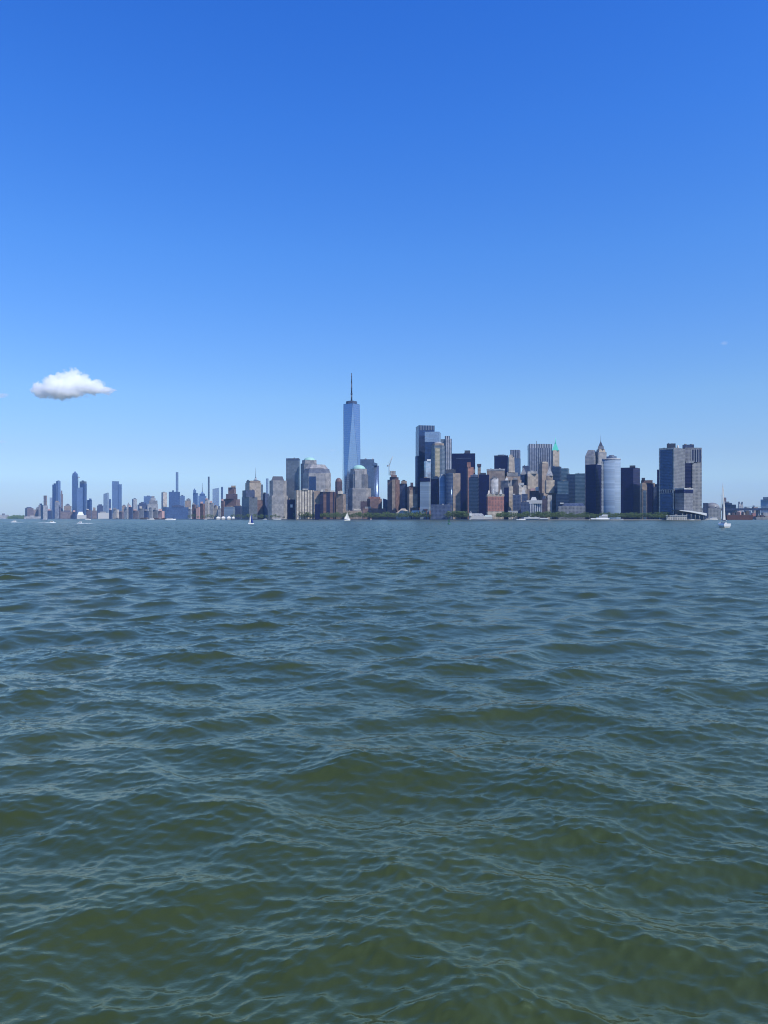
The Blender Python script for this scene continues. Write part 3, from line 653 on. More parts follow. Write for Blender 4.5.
b('apartment_building', 'sunlit beige tower front below the pointed roof house', 2315, ('tower', 407.6, 417.4, 494, None, 'beige', {'xc': 409.2}), ('setback', 408, 414.8, 489.8, 494, 'tan', {'xc': 409.5}), penthouse=False)
b('glass_skyscraper', 'tallest downtown glass tower with open fins along its roof', 2420, ('tower', 415.6, 434.6, 429.8, None, 'deepblue', {'xc': 418.8}), ('finned_crown', 415.8, 434.6, 425.2, 429.8, 'ribglass', {'xc': 418.8}), ('lower_wing', 415.2, 424, 456, None, 'deepblue', {'back': -6, 'xc': 417.5}), penthouse=False)
b('glass_skyscraper', 'tower with a bright sky mirroring upper front beside the finned glass tower', 2340, ('tower', 424.8, 441, 441.8, None, 'deepblue', {'xc': 439.4}), ('mirror_front', 424.8, 441, 431.6, 441.8, 'skyglass', {'xc': 439.4}), penthouse=False)  # paler glass stands in for the sky reflected in the upper front
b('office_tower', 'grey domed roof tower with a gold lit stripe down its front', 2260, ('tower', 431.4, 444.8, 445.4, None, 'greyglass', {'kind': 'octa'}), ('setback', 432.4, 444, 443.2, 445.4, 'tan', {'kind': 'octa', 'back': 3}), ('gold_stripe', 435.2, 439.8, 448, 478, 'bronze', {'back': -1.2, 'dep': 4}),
  ('low_dome', 433.5, 442.5, 441.2, 443.3, 'palegrey', {'kind': 'dome', 'back': 4}), penthouse=False)
b('residential_skyscraper', 'tower with white vertical stripes right of the domed roof tower', 2300, ('tower', 444.4, 451.8, 438.6, None, 'stripednarrow', {'xc': 445.3}), ('crown', 444.8, 449.8, 435.8, 438.6, 'stripednarrow', {'back': 4}), ('left_wing', 440.6, 444.8, 438.9, None, 'greyglass', {'back': 8}), penthouse=False)
b('office_tower', 'short bright white glass tower in front of the finned tower', 2230, ('tower', 424, 430.8, 461, None, 'paleglass', {'xc': 425.6}), ('roof_house', 427, 430.8, 459.2, 461, 'white'), penthouse=False)
b('office_tower', 'steel blue tower with a dark flat cap below the white glass tower', 2180, ('tower', 420, 430.8, 481.6, None, 'steelblue', {'xc': 428.8}), ('cap', 419.8, 430.4, 477.9, 481.6, 'navy', {'xc': 428.6}))
b('office_tower', 'dark narrow tower between the steel blue tower and the teal curved tower', 2200, ('tower', 430.9, 439.6, 479, None, 'navy', {'xc': 438}), ('setback', 433, 438.8, 477, 479, 'darkteal'))
b('office_tower', 'pale ribbed tower with rounded top left of the teal curved tower', 2180, ('tower', 439, 446.5, 476.4, None, 'steelblue', {'kind': 'bow'}), ('drum', 440.4, 445, 474.2, 476.4, 'palegrey', {'kind': 'cyl'}), penthouse=False)
b('office_tower', 'teal curved glass tower with a brown lit right side and dark roof house', 2160, ('tower', 445.6, 453.6, 473, None, 'darkteal', {'kind': 'bow'}), ('east_block', 451.4, 460.4, 473, None, 'tan', {'xc': 452.8, 'back': 3}), ('roof_house', 446, 455.6, 469.4, 473, 'darkroof', {'back': 4}), penthouse=False)
b('office_building', 'long low blue grey office block along the trees below the teal tower', 2110, ('tower', 430.9, 452.4, 504.4, None, 'slate', {'xc': 450.6}), penthouse=False)
b('office_skyscraper', 'very dark navy tower block left of the brick red tower', 2420, ('tower', 451.8, 475.2, 453.4, None, 'navy'), ('roof_house', 464.6, 470.2, 450.4, 453.4, 'darkroof'), ('sign_band', 456, 470.8, 457.9, 458.5, 'slate', {'back': -.8, 'dep': 2}), penthouse=False)
b('brick_tower', 'thin brick red tower in front of the very dark navy tower block', 2280, ('tower', 466.8, 473.6, 467, None, 'orange', {'xc': 467.9}), ('shaft', 467, 470.6, 462.3, 467, 'orange'), ('roof_house', 472.6, 475.2, 469.4, 472.6, 'tan', {'back': 4}), penthouse=False)
b('office_tower', 'slim brown tower with an overhanging top right of the brick red tower', 2450, ('tower', 477.6, 480.8, 466.4, None, 'tan'), ('top_box', 477.1, 481.3, 463.9, 466.4, 'darkbrick', {'back': -2}), penthouse=False)
b('office_building', 'very dark teal office block with a flat roof, left of the red brick front', 2130, ('tower', 468.6, 478.8, 477.2, None, 'darkteal', {'xc': 477.6}), ('setback', 470.5, 478, 475, 477.2, 'slate'), penthouse=False)
b('office_building', 'near black office block right of the dark teal office block', 2160, ('tower', 478.6, 489.2, 474.6, None, 'navy'), ('roof_house', 480.2, 486, 472.8, 474.6, 'darkroof'), penthouse=False)
b('stone_building', 'long low stone block with a pale roof band behind the near black office', 2350, ('tower', 486.8, 504.8, 470.6, None, 'tan'), ('roof_band', 486.6, 505, 468.9, 470.6, 'palegrey', {'back': -1}), penthouse=False)
b('stone_building', 'pale round fronted stone building between the dark office and the spires', 2180, ('tower', 490.4, 498.4, 478.4, None, 'palegrey', {'kind': 'bow'}), ('roof_house', 492, 497, 476.6, 478.4, 'grey'), penthouse=False)
b('red_brick_building', 'wide red brick front with beige cornice facing the trees', 2030, ('tower', 486.4, 504, 496.4, None, 'redbrick', {'xc': 487.6}), ('cornice', 486, 504.3, 494.2, 496.4, 'beige', {'xc': 487.2}), ('base_course', 486.3, 504, 511.4, None, 'beige', {'xc': 487.5, 'back': -1}), ('turret', 487.6, 490.2, 490.2, 494.2, 'cream', {'kind': 'pyr', 'k': .4}),
  ('turret', 491.4, 494.4, 488.8, 494.2, 'palegrey', {'kind': 'cyl', 'k': .6}), ('roof_house', 495.4, 498.4, 491.8, 494.2, 'grey'), ('turret', 499.4, 502.4, 489.4, 494.2, 'offwhite', {'kind': 'pyr', 'k': .35}), cat='building', penthouse=False)
b('office_skyscraper', 'broad navy glass block behind the stone spire', 2600, ('tower', 494.2, 508, 456.2, None, 'navy'), ('roof_edge', 494, 508.2, 455.4, 456.2, 'slate', {'back': -1}))
b('office_skyscraper', 'tower with ribbed grey top and blue glass bottom right of the stone spire', 2520, ('tower', 510.2, 520.6, 458.2, None, 'blueglass', {'xc': 519.4}), ('ribbed_top', 510.2, 520.4, 449.8, 458.2, 'graystripe', {'xc': 519.4}), penthouse=False)
b('stone_skyscraper', 'pale stone tapering tower with setbacks in front of the broad navy block', 2360, ('tower', 502.6, 520.4, 476.2, None, 'tan', {'xc': 506}), ('setback', 504.4, 518, 472.4, 476.2, 'grey', {'xc': 507}), ('shaft', 507.4, 515, 457, 472.4, 'beige', {'xc': 508.6, 'k': .82}), ('crown', 508.6, 513.2, 454.4, 457, 'beige', {'k': .6, 'back': 4}), penthouse=False)
b('office_building', 'deep blue low tower between ribbed tower and the big pier striped tower', 2560, ('tower', 522.4, 529, 465.8, None, 'slate'), penthouse=False)
b('stone_tower', 'slate tower with a steep pyramid roof left of the lit beige block', 2300, ('tower', 520.6, 526.6, 474.6, None, 'slate', {'xc': 524.6}), ('pyramid_roof', 520.4, 526.8, 467.6, 474.6, 'grey', {'kind': 'pyr', 'k': .12}), penthouse=False)
b('office_skyscraper', 'big broad tower with grey vertical piers and a lighter ribbed top', 2660, ('tower', 527.6, 552, 447.8, None, 'graystripe', {'xc': 529.2}), ('ribbed_top', 527.4, 552.2, 443.8, 447.8, 'stripednarrow', {'xc': 529}), ('antenna', 536.3, 536.8, 440.4, 443.9, 'mast', {'kind': 'cyl', 'back': 20}), penthouse=False)
b('stone_skyscraper', 'stone tower with a bright green pyramid roof and thin spire', 2580, ('tower', 551.2, 559.6, 467, None, 'tan', {'xc': 552.8}), ('shaft', 551.6, 559.4, 450.2, 467, 'beige', {'xc': 553}), ('pyramid_roof', 552, 558.8, 442.4, 450.4, 'brightcopper', {'kind': 'pyr', 'k': .16, 'back': 3}), ('spire', 555, 556, 437, 442.6, 'brightcopper', {'kind': 'cyl', 'k': .1, 'back': 9}), penthouse=False)
b('stone_building', 'lit beige square block below the big pier striped tower', 2280, ('tower', 526.2, 538.2, 473.6, None, 'beige', {'xc': 527.6}), ('setback', 527.4, 537, 471.4, 473.6, 'cream'), ('base', 524.4, 538.6, 489, None, 'tan', {'back': -5}), penthouse=False)
b('stone_tower', 'shaded beige tower with a flat top right of the lit square block', 2330, ('tower', 538.8, 548.4, 463.4, None, 'tan', {'xc': 542}), ('setback', 539.6, 547.6, 461.6, 463.4, 'beige', {'xc': 542.4}), penthouse=False)
b('stone_tower', 'beige stepped tower with an arched belfry top and pointed cupola', 2120, ('podium', 539.6, 556.6, 493, None, 'tan', {'xc': 543.6}), ('tower', 544.8, 554.6, 480, 493, 'beige', {'xc': 546.2}), ('belfry', 546.4, 552.8, 475.6, 480, 'tan', {'xc': 547.3}), ('pyramid_roof', 546, 553.2, 468.4, 475.6, 'palegrey', {'kind': 'pyr', 'k': .15}), ('pinnacle', 549, 550.2, 465.6, 468.8, 'grey', {'kind': 'cyl', 'k': .2, 'back': 8}), ('lower_front', 547.4, 552, 495, None, 'cream', {'back': -3, 'dep': 6}), penthouse=False)
b('office_building', 'dark block directly below the green pyramid roofed tower', 2200, ('tower', 552.2, 561.4, 466.4, None, 'darkteal', {'xc': 559.6}), penthouse=False)
b('office_building', 'dark blue glass block right of the belfry topped tower', 2100, ('tower', 556, 569, 494, None, 'darkteal'), ('setback', 557.4, 568.4, 481, 494, 'teal'), penthouse=False)
b('office_building', 'teal banded glass tower right of the green pyramid roofed tower', 2240, ('tower', 559.8, 569.2, 468.2, None, 'teal', {'xc': 567.8}), penthouse=False)
b('office_building', 'teal glass tower with a darker left half in front of the navy block', 2170, ('tower', 566.8, 575.2, 474.2, None, 'darkteal'), ('east_half', 575.2, 585, 473.4, None, 'teal'), penthouse=False)
b('office_building', 'low beige block with dark sloping roof behind the park trees', 2020, ('tower', 558.2, 585.2, 506, None, 'grey'), ('mansard_roof', 558.6, 584.8, 503.2, 506, 'slate', {'kind': 'pyr', 'k': .85}), ('roof_house', 560, 563.6, 502.6, 504, 'offwhite', {'back': 4}), penthouse=False)
# customs house like stone block and the blocks round it
b('stone_building', 'broad pale columned stone building with a white roof behind the trees', 2010, ('tower', 521, 529, 502, None, 'slate'), ('columned_front', 528, 542, 503.6, None, 'stripednarrow', {'xc': 529}), ('white_roof', 526.6, 542.2, 500.2, 503.6, 'offwhite', {'roof': 'offwhite'}), ('roof_house', 530.6, 537, 497, 500.3, 'offwhite', {'kind': 'pyr', 'k': .6, 'roof': 'white', 'back': 4}), penthouse=False)
b('office_building', 'blue grey plain block left of the columned stone building', 2050, ('tower', 512.6, 521, 494.6, None, 'slate', {'xc': 519.8}), penthouse=False)
b('office_building', 'narrow beige block between the red brick front and the blue grey plain block', 2090, ('tower', 508.2, 513, 486.2, None, 'beige', {'xc': 509}), penthouse=False)
b('office_building', 'narrow near black block right of the red brick front', 2080, ('tower', 504, 508.6, 487.4, None, 'navy'), penthouse=False)
b('office_building', 'dark brick block behind the columned building with white roof houses', 2120, ('tower', 521.4, 527.6, 494, None, 'slate'), ('roof_house', 521.6, 525.4, 489.4, 494, 'offwhite', {'kind': 'pyr', 'k': .5, 'roof': 'white'}), penthouse=False)
b('office_building', 'cream stepped block above the columned stone building', 2200, ('tower', 517.6, 526.4, 485.4, None, 'cream', {'xc': 519}), ('setback', 518.6, 524, 482.8, 485.4, 'offwhite'), penthouse=False)
b('office_building', 'brown block with pink top right above the columned stone building', 2150, ('tower', 529.6, 540, 490.8, None, 'darkbrick', {'xc': 536}), ('setback', 530.6, 534.6, 488.2, 490.8, 'pink'), ('setback', 535.6, 538.6, 486.8, 490.8, 'offwhite'), penthouse=False)
b('office_building', 'grey stone block with roof clutter below the tapering stone tower', 2210, ('tower', 500.6, 512, 480.4, None, 'grey', {'xc': 508}), ('roof_house', 505, 508.4, 477.6, 480.4, 'offwhite', {'kind': 'pyr', 'k': .5}), ('roof_house', 509, 511.4, 478.6, 480.4, 'beige'), penthouse=False)
b('office_building', 'tan block squeezed left of the pyramid roofed slate tower', 2260, ('tower', 512, 521.4, 479.6, None, 'tan', {'xc': 518}), ('roof_house', 513.4, 517.4, 477.8, 479.6, 'palegrey'), penthouse=False)
b('office_building', 'dark brown low block right of the columned stone building', 2060, ('tower', 542.2, 547.2, 498.6, None, 'darkbrick'), ('setback', 542.6, 545.6, 495.8, 498.6, 'slate'), penthouse=False)
# --- right part of the downtown cluster
b('office_building', 'near black tower with a greyer right edge left of the pale blue curved tower', 2050, ('tower', 585.4, 601.8, 464.2, None, 'navy', {'xc': 595.8}), penthouse=False)
b('stone_skyscraper', 'stone tower with sloped shoulders and a pointed spire above near black tower', 2380, ('west_block', 585, 598, 456.2, None, 'granite', {'xc': 594.6}), ('sloped_shoulder', 585, 598, 449.6, 456.2, 'grey', {'kind': 'pyr', 'k': .55, 'xc': 594.6}), ('tower', 595, 606.6, 452, None, 'granite', {'xc': 598.4}), ('setback', 596, 605.6, 449, 452, 'beige', {'k': .85, 'xc': 599}), ('setback', 597.6, 604, 446, 449, 'grey', {'k': .85, 'back': 5}),
  ('pointed_roof', 598.4, 603, 440.6, 446.1, 'darkroof', {'kind': 'pyr', 'k': .05, 'back': 7}), ('spire', 600.5, 601, 434.8, 441.4, 'mast', {'kind': 'cyl', 'k': .3, 'back': 16}), penthouse=False)
b('office_tower', 'pale blue round fronted tower with horizontal bands', 2000, ('tower', 602, 620.6, 459.4, None, 'steelblue', {'kind': 'bow'}), ('white_rim', 601.8, 620.8, 458.4, 459.4, 'palegrey', {'kind': 'bow', 'back': -.5}), ('drum', 606.6, 616.6, 456, 458.4, 'greyglass', {'kind': 'cyl', 'back': 6}), ('drum_cap', 608.6, 614.6, 454.6, 456, 'greyglass', {'kind': 'cyl', 'k': .8, 'back': 9}), ('side_pier', 601.4, 604.2, 461, None, 'palegrey', {'back': 12, 'dep': 8}), penthouse=False)
b('office_building', 'near black tower with grey banded right side right of the round fronted tower', 2040, ('tower', 620.8, 640, 467.4, None, 'darkpurple', {'xc': 633.2}), ('roof_house', 629.6, 635.4, 465.4, 467.4, 'darkroof'), ('west_face', 620.7, 633.1, 467.6, None, 'navy', {'back': -.4, 'dep': 3}), penthouse=False)  # navy sheet darkens the left face, its shade put into the colour
b('stone_building', 'brown stepped stone building right of the grey banded dark tower', 2200, ('tower', 640, 655, 482.8, None, 'tan', {'xc': 642}), ('setback', 641, 652.6, 480.2, 482.8, 'brick'), ('roof_house', 641.6, 645, 477.8, 480.2, 'darkroof'), penthouse=False)
b('office_building', 'slim sunlit cream building between two dark ones near the right cluster end', 2040, ('tower', 643, 646.6, 490.4, None, 'cream'), ('west_strip', 640.6, 642.6, 489, None, 'tan'), penthouse=False)
b('office_building', 'dark navy stepped block left of the twin slab towers', 2060, ('tower', 647, 653.6, 483.4, None, 'navy', {'xc': 652.4}), ('east_step', 653.4, 656.6, 486.6, None, 'slate'), penthouse=False)
b('office_building', 'slate block against the left foot of the twin slab towers', 2080, ('tower', 655, 660.4, 484, None, 'slate'), penthouse=False)
b('office_tower', 'dark sliver of a tower peeking out left of the big white framed tower', 2150, ('tower', 657, 661, 469.6, None, 'navy'), penthouse=False)

def white_framed_tower():
    d = 1950.0
    r = b('office_tower', 'big square tower with a dark glass left face framed in white', d, ('tower', 659, 685, 447.4, None, 'darkgrey', {'xc': 674}), ('roof_house', 666.8, 675.6, 443.2, 447.4, 'darkroof', {'back': 8}), ('roof_tank', 677, 678.8, 444.6, 447.4, 'offwhite', {'kind': 'cyl', 'back': 20}), penthouse=False)
    fp = footprint(659, 685, d, 674); lf, N, rt, _ = fp
    # dark glass set in the left face, between the corner piers and the two white bands
    cx, cy = centre(fp); org = (cx, cy, GROUND)
    def lerp(a, c, t): return (a[0] + (c[0] - a[0]) * t, a[1] + (c[1] - a[1]) * t)
    nx, ny = (N[1] - lf[1]), -(N[0] - lf[0]); q = math.hypot(nx, ny); nx, ny = nx / q, ny / q
    if ny > 0: nx, ny = -nx, -ny
    def panel(t0, t1, y0, y1, mat, part, off=.5):
        a, c = lerp(lf, N, t0), lerp(lf, N, t1)
        o1 = [(a[0] + nx * off, a[1] + ny * off), (c[0] + nx * off, c[1] + ny * off), (c[0] - nx, c[1] - ny), (a[0] - nx, a[1] - ny)]
        m_ = MB(); m_.prism(o1, wz(y1, d) if y1 else GROUND, wz(y0, d)); m_.build(part, mat, r, origin=org)
    panel(.09, .91, 449.4, 489.2, 'deepblue', 'glass_face')
    panel(.09, .91, 493.2, 512.5, 'deepblue', 'glass_face')
    for t0, t1, y0, y1 in ((0, .075, 447.6, None), (.925, 1, 447.6, None), (.075, .925, 447.6, 449), (.075, .925, 489.4, 493)): panel(t0, t1, y0, y1, 'cream', 'white_frame', .45)
    for i in range(7): panel(.10 + i * .117, .17 + i * .117, 489.8, 492.8, 'navy', 'arcade_window', .55)
white_framed_tower()
b('office_tower', 'second slab tower with dark window stripes right of the white framed tower', 2010, ('tower', 684, 701.8, 447.6, None, 'darkgrey', {'xc': 684.8}), ('upper_windows', 684.9, 701, 449.6, 462, 'ribnavy', {'back': -.6, 'dep': 4}), ('roof_house', 682.4, 694, 444.2, 447.6, 'slate', {'back': 10}), ('lit_wing', 691.6, 701.8, 463.2, None, 'grey', {'back': -8, 'xc': 692.2}),
  ('stair_shaft', 685.6, 693.8, 461, 463.4, 'palegrey', {'back': -10}), ('dark_wing', 684.4, 691.4, 463.4, None, 'darkpurple', {'back': -10}), penthouse=False)
b('office_building', 'low annex with a dark upper window band in front of the twin towers', 1920, ('tower', 675, 693, 493, None, 'darkgrey', {'xc': 684}), ('window_band', 675, 693, 489.4, 493, 'navy', {'xc': 684}), ('roof_slab', 674.6, 693.4, 488, 489.4, 'palegrey', {'xc': 684}), penthouse=False)

# ------------------------------------------------------------------ waterfront buildings
def ferry_terminal():
    d = 1885.0
    root = empty('ferry_terminal', (wx(692, d), d, GROUND), 'ferry terminal with a long curved white roof right of the slab towers', 'terminal')
    org = (wx(692, d), d, GROUND)
    mb = MB(); mb.prism([(wx(681, d), d + 4), (wx(705.4, d), d + 4), (wx(705.4, d), d + 45), (wx(681, d), d + 45)], 0.5, wz(514.4, d)); mb.build('hall', 'darkteal', root, origin=org)
    mb = MB(); n = 14; prev = None
    for i in range(n):
        p0, p1 = 679 + 27 * i / n, 679 + 27 * (i + 1) / n
        y = lambda p: 510.2 + (p - 679) * .115 - 0.9 * math.sin((p - 679) / 27 * math.pi) * .6
        th = lambda p: 0.5 + 1.9 * (p - 679) / 27
        a, c, a2, c2 = wx(p0, d), wx(p1, d), wz(y(p0), d), wz(y(p1), d)
        b0, b1 = a2 - th(p0) / FPX * d, c2 - th(p1) / FPX * d
        for (yy0, yy1) in ((d - 4, d + 50),):
            mb.face([(a, yy0, a2), (c, yy0, c2), (c, yy1, c2), (a, yy1, a2)])
            mb.face([(a, yy0, b0), (c, yy0, b1), (c, yy0, c2), (a, yy0, a2)])
            mb.face([(a, yy0, b0), (a, yy1, b0), (c, yy1, b1), (c, yy0, b1)])
            mb.face([(a, yy1, b0), (a, yy1, a2), (c, yy1, c2), (c, yy1, b1)])
    mb.build('curved_roof', 'white', root, origin=org, roof='white')
    for k in range(6):
        mb = MB(); X = wx(682.5 + k * 4.2, d); mb.tube((X, d - 1, 0), (X, d - 1, wz(513.6, d)), .5, .5, 8); mb.build('column', 'offwhite', root, origin=org)
ferry_terminal()
b('low_pier_building', 'low beige pier building below the white framed tower', 1850, ('hall', 666, 687, 516.2, None, 'cream', {'dep': 14}), ('roof_edge', 665.8, 687.2, 515.2, 516.2, 'offwhite', {'dep': 15, 'back': -.5}), penthouse=False)
b('harbour_terminal', 'grey green arched building right of the ferry terminal roof', 2100, ('hall', 706, 721, 508, None, 'palegrey'), ('arched_roof', 705, 719.4, 502.4, 508.2, 'grey', {'kind': 'dome', 'back': 5}), ('end_tower', 703, 708.4, 503, None, 'slate', {'back': -3}), penthouse=False)
# across the water, right edge
b('dark_warehouse', 'dark warehouse with a stepped roof at the right edge waterfront', 2950, ('hall', 722, 736, 504.6, None, 'darkteal'), ('setback', 722.6, 732, 503, 504.6, 'slate'), ('roof_house', 723, 729, 501.6, 503, 'grey'), penthouse=False)
b('chimney_tower', 'short dark chimney behind the tall sailboat mast, right side', 3050, ('stack', 723.9, 726.3, 497.5, None, 'darkbrick', {'kind': 'cyl', 'k': .9}), penthouse=False, cat='chimney')
b('apartment_building', 'pale twin topped block left of the right edge, above the bridge', 4200, ('tower', 738, 743, 503.4, None, 'palegrey', {'xc': 739}), ('setback', 738.2, 739.9, 501.7, 503.4, 'grey'), ('setback', 741.2, 742.8, 501.8, 503.4, 'grey'), penthouse=False)
b('office_building', 'blue grey stepped tower at the right edge of the picture', 4000, ('tower', 760.6, 775, 499.4, None, 'steelblue', {'xc': 771}), ('setback', 763, 772, 497, 499.4, 'greyglass'), penthouse=False)
rr_ = random.Random(5)
right_low = [(700.5, 705, 509, 'grey', 'brown', 'behind the ferry terminal roof, right end'), (736, 741, 511.4, 'pink', 'pink', 'just right of the dark warehouse'), (741, 746.4, 512.6, 'cream', 'pale', 'second right of the dark warehouse'), (746, 751, 510.8, 'slate', 'dark', 'third right of the dark warehouse'),
    (751, 756, 513, 'redbrick', 'red brick', 'left of the white sheds at the right edge'), (756, 761, 513.6, 'offwhite', 'white', 'below the blue grey stepped tower'), (761, 768.6, 512.6, 'grey', 'grey', 'at the very right edge'), (728, 733, 505.8, 'slate', 'dark roofed', 'behind the dark warehouse'), (744, 749, 507.4, 'grey', 'hazy grey', 'above the bridge deck, middle'), (752, 758, 506.8, 'tan', 'hazy tan', 'above the bridge deck, left of the stepped tower')]
for x0, x1, y, mt, c, where in right_low:
    b('row_building', f'low {c} block {where}', 3000 + rr_.uniform(0, 500) + (700 if y < 508 else 0), ('tower', x0, x1, y, None, mt, {'xc': x0 + (x1 - x0) * .3}), ('setback', x0 + .6, x0 + 2.6, y - rr_.uniform(.6, 1.4), y, 'palegrey'), cat='building', penthouse=False)

def bridge():
    d = 2900.0
    root = empty('suspension_bridge', (wx(750, d), d, GROUND), 'dark bridge deck crossing low behind the right edge waterfront', 'bridge')
    org = (wx(750, d), d, GROUND)
    mb = MB(); z0, z1 = wz(510.6, d), wz(508.4, d)
    mb.prism([(wx(706, d), d), (wx(860, d), d - 260), (wx(860, d), d - 235), (wx(706, d), d + 25)], z0, z1); mb.build('deck', 'slate', root, origin=org)
    mb = MB(); n = 60
    for i in range(n):
        t = i / n; x = wx(706, d) + t * (wx(860, d) - wx(706, d)); y = d - 260 * t - .6
        mb.tube((x, y, z1), (x, y, z1 + 5), .35, .35, 4)
    mb.tube((wx(706, d), d - .6, z1 + 5), (wx(860, d), d - 260.6, z1 + 5), .5, .5, 4); mb.build('truss', 'mast', root, origin=org)
    for k, p in enumerate((712, 731, 750, 769, 788)):
        t = (p - 706) / 154; x = wx(p, d); y = d - 260 * t + 12
        mb = MB(); mb.box(x, y, 0, 9, 14, z0, 0.15); mb.build('pier', 'grey', root, origin=org)
bridge()

# park side small buildings on the west shore
b('museum_building', 'low museum with a stepped beige pyramid roof below the crane tower', 2260, ('hall', 396, 410.6, 512.6, None, 'cream'), ('stepped_roof', 397, 409.6, 510.4, 512.6, 'beige', {'kind': 'pyr', 'k': .72, 'roof': 'beige'}), ('stepped_roof', 399.4, 407.2, 508.4, 510.5, 'beige', {'kind': 'pyr', 'k': .45, 'roof': 'beige', 'back': 6}), cat='museum', penthouse=False)
b('low_pavilion', 'white roofed low building right of the stepped pyramid roof', 2230, ('hall', 411.6, 422, 512.6, None, 'grey'), ('white_roof', 411.2, 421.6, 510.4, 512.8, 'white', {'kind': 'pyr', 'k': .85, 'roof': 'white'}), penthouse=False)
b('red_brick_building', 'small dark red brick block left of the long blue grey office block', 2180, ('tower', 422.8, 430.4, 510.4, None, 'redbrick', {'xc': 426.4}), ('setback', 423.6, 427.6, 508.8, 510.4, 'darkbrick'), penthouse=False)
b('low_brick_building', 'low reddish block behind trees below the beige tower front', 2260, ('hall', 410, 420, 507.6, None, 'brick', {'xc': 418}), ('roof_house', 412, 416, 506, 507.6, 'palegrey'), penthouse=False)
def pier_house():
    r = b('pier_house', 'white pier house with a small clock tower on the waterfront', 1985, ('hall', 469.4, 484, 515.6, None, 'offwhite', {'dep': 16}), ('gable_roof', 469, 484.4, 513.4, 515.8, 'palegrey', {'kind': 'pyr', 'k': .7, 'dep': 17, 'roof': 'palegrey'}),
      ('clock_tower', 469.4, 471.8, 513, 515.8, 'white', {'back': -2, 'dep': 6}), ('tower_roof', 469.2, 472, 511.2, 513, 'grey', {'kind': 'pyr', 'k': .06, 'back': -2.4}), ('east_wing', 484, 492.4, 516.8, None, 'offwhite', {'dep': 14}), ('wing_roof', 483.8, 492.6, 515, 516.9, 'copperpale', {'kind': 'pyr', 'k': .7, 'dep': 15, 'roof': 'palegrey'}), penthouse=False)
pier_house()
b('beige_gatehouse', 'small beige gatehouse among the trees right of the pier house', 1960, ('hall', 508.4, 517.6, 511.6, None, 'cream', {'dep': 12}), ('roof_edge', 508.2, 517.8, 510.8, 511.6, 'offwhite', {'dep': 13, 'back': -.4}), penthouse=False)
b('low_pavilion', 'long low white roofed ferry shed in front of the park trees', 1868, ('hall', 524.6, 538.4, 518.6, None, 'greyglass', {'dep': 10}), ('white_roof', 524, 538.8, 517.4, 518.6, 'white', {'dep': 12, 'back': -1, 'roof': 'white'}), ('east_roof', 540, 548.4, 518, 518.9, 'white', {'dep': 10, 'roof': 'white'}), ('east_hall', 540.4, 548, 519.2, None, 'greyglass', {'dep': 8}), penthouse=False)
for k, (x0, x1, y) in enumerate(((216, 220.6, 516.6), (221.2, 225.6, 516.4), (226.8, 231.2, 516.3), (231.8, 235, 516.6))):
    d = 2740
    b('awning_tent', ['leftmost', 'second', 'third', 'rightmost'][k] + ' of four white waterfront tents below the brown stepped tower', d, ('post_frame', x0 + .5, x1 - .5, 518, None, 'offwhite', {'dep': 8}), ('canopy', x0, x1, y, 518, 'sail', {'kind': 'pyr', 'k': .35, 'dep': 12, 'roof': 'sail'}), cat='tent', penthouse=False, group='white tents on the waterfront')

def crane():
    d = 2330.0
    x, y = wx(389.2, d), d + 22
    root = empty('tower_crane', (x, y, wz(475, d)), 'pale tower crane with a raised jib on the tower under construction', 'crane')
    org = (x, y, wz(475, d))
    def lattice(mb, a, c, w, n):
        a, c = Vector(a), Vector(c); dd = (c - a).normalized(); s = dd.orthogonal().normalized() * w; t = dd.cross(s).normalized() * w
        offs = [s + t, s - t, -s - t, -s + t]
        for o in offs: mb.tube(a + o, c + o, .28, .28, 4)
        for i in range(n):
            p, q = a.lerp(c, i / n), a.lerp(c, (i + 1) / n)
            for k in range(4): mb.tube(p + offs[k], q + offs[(k + 1) % 4], .15, .15, 4)
    zc = wz(465.2, d)
    mb = MB(); lattice(mb, (x, y, wz(475, d)), (x, y, zc), 1.1, 14); mb.build('mast', 'offwhite', root, origin=org)
    mb = MB(); lattice(mb, (x, y, zc), (wx(392.6, d), y, wz(456, d)), .9, 16); mb.build('jib', 'offwhite', root, origin=org)
    mb = MB(); lattice(mb, (x, y, zc), (wx(387.2, d), y, wz(465.4, d)), .9, 5); mb.build('counter_jib', 'offwhite', root, origin=org)
    mb = MB(); mb.box(wx(387.4, d), y, zc - 3, 3, 3.5, 4.5); mb.build('counterweight', 'grey', root, origin=org)
    mb = MB(); mb.box(x + 2, y - 1.6, zc - 1, 2.4, 2.2, 3); mb.build('cab', 'white', root, origin=org)
    mb = MB(); tp = (wx(388.2, d), y, wz(462.6, d)); mb.tube((x, y, zc), tp, .5, .3, 5); mb.tube(tp, (wx(392.6, d), y, wz(456, d)), .2, .2, 4); mb.tube(tp, (wx(387.2, d), y, wz(465.4, d)), .2, .2, 4); mb.build('stay_frame', 'offwhite', root, origin=org)
crane()

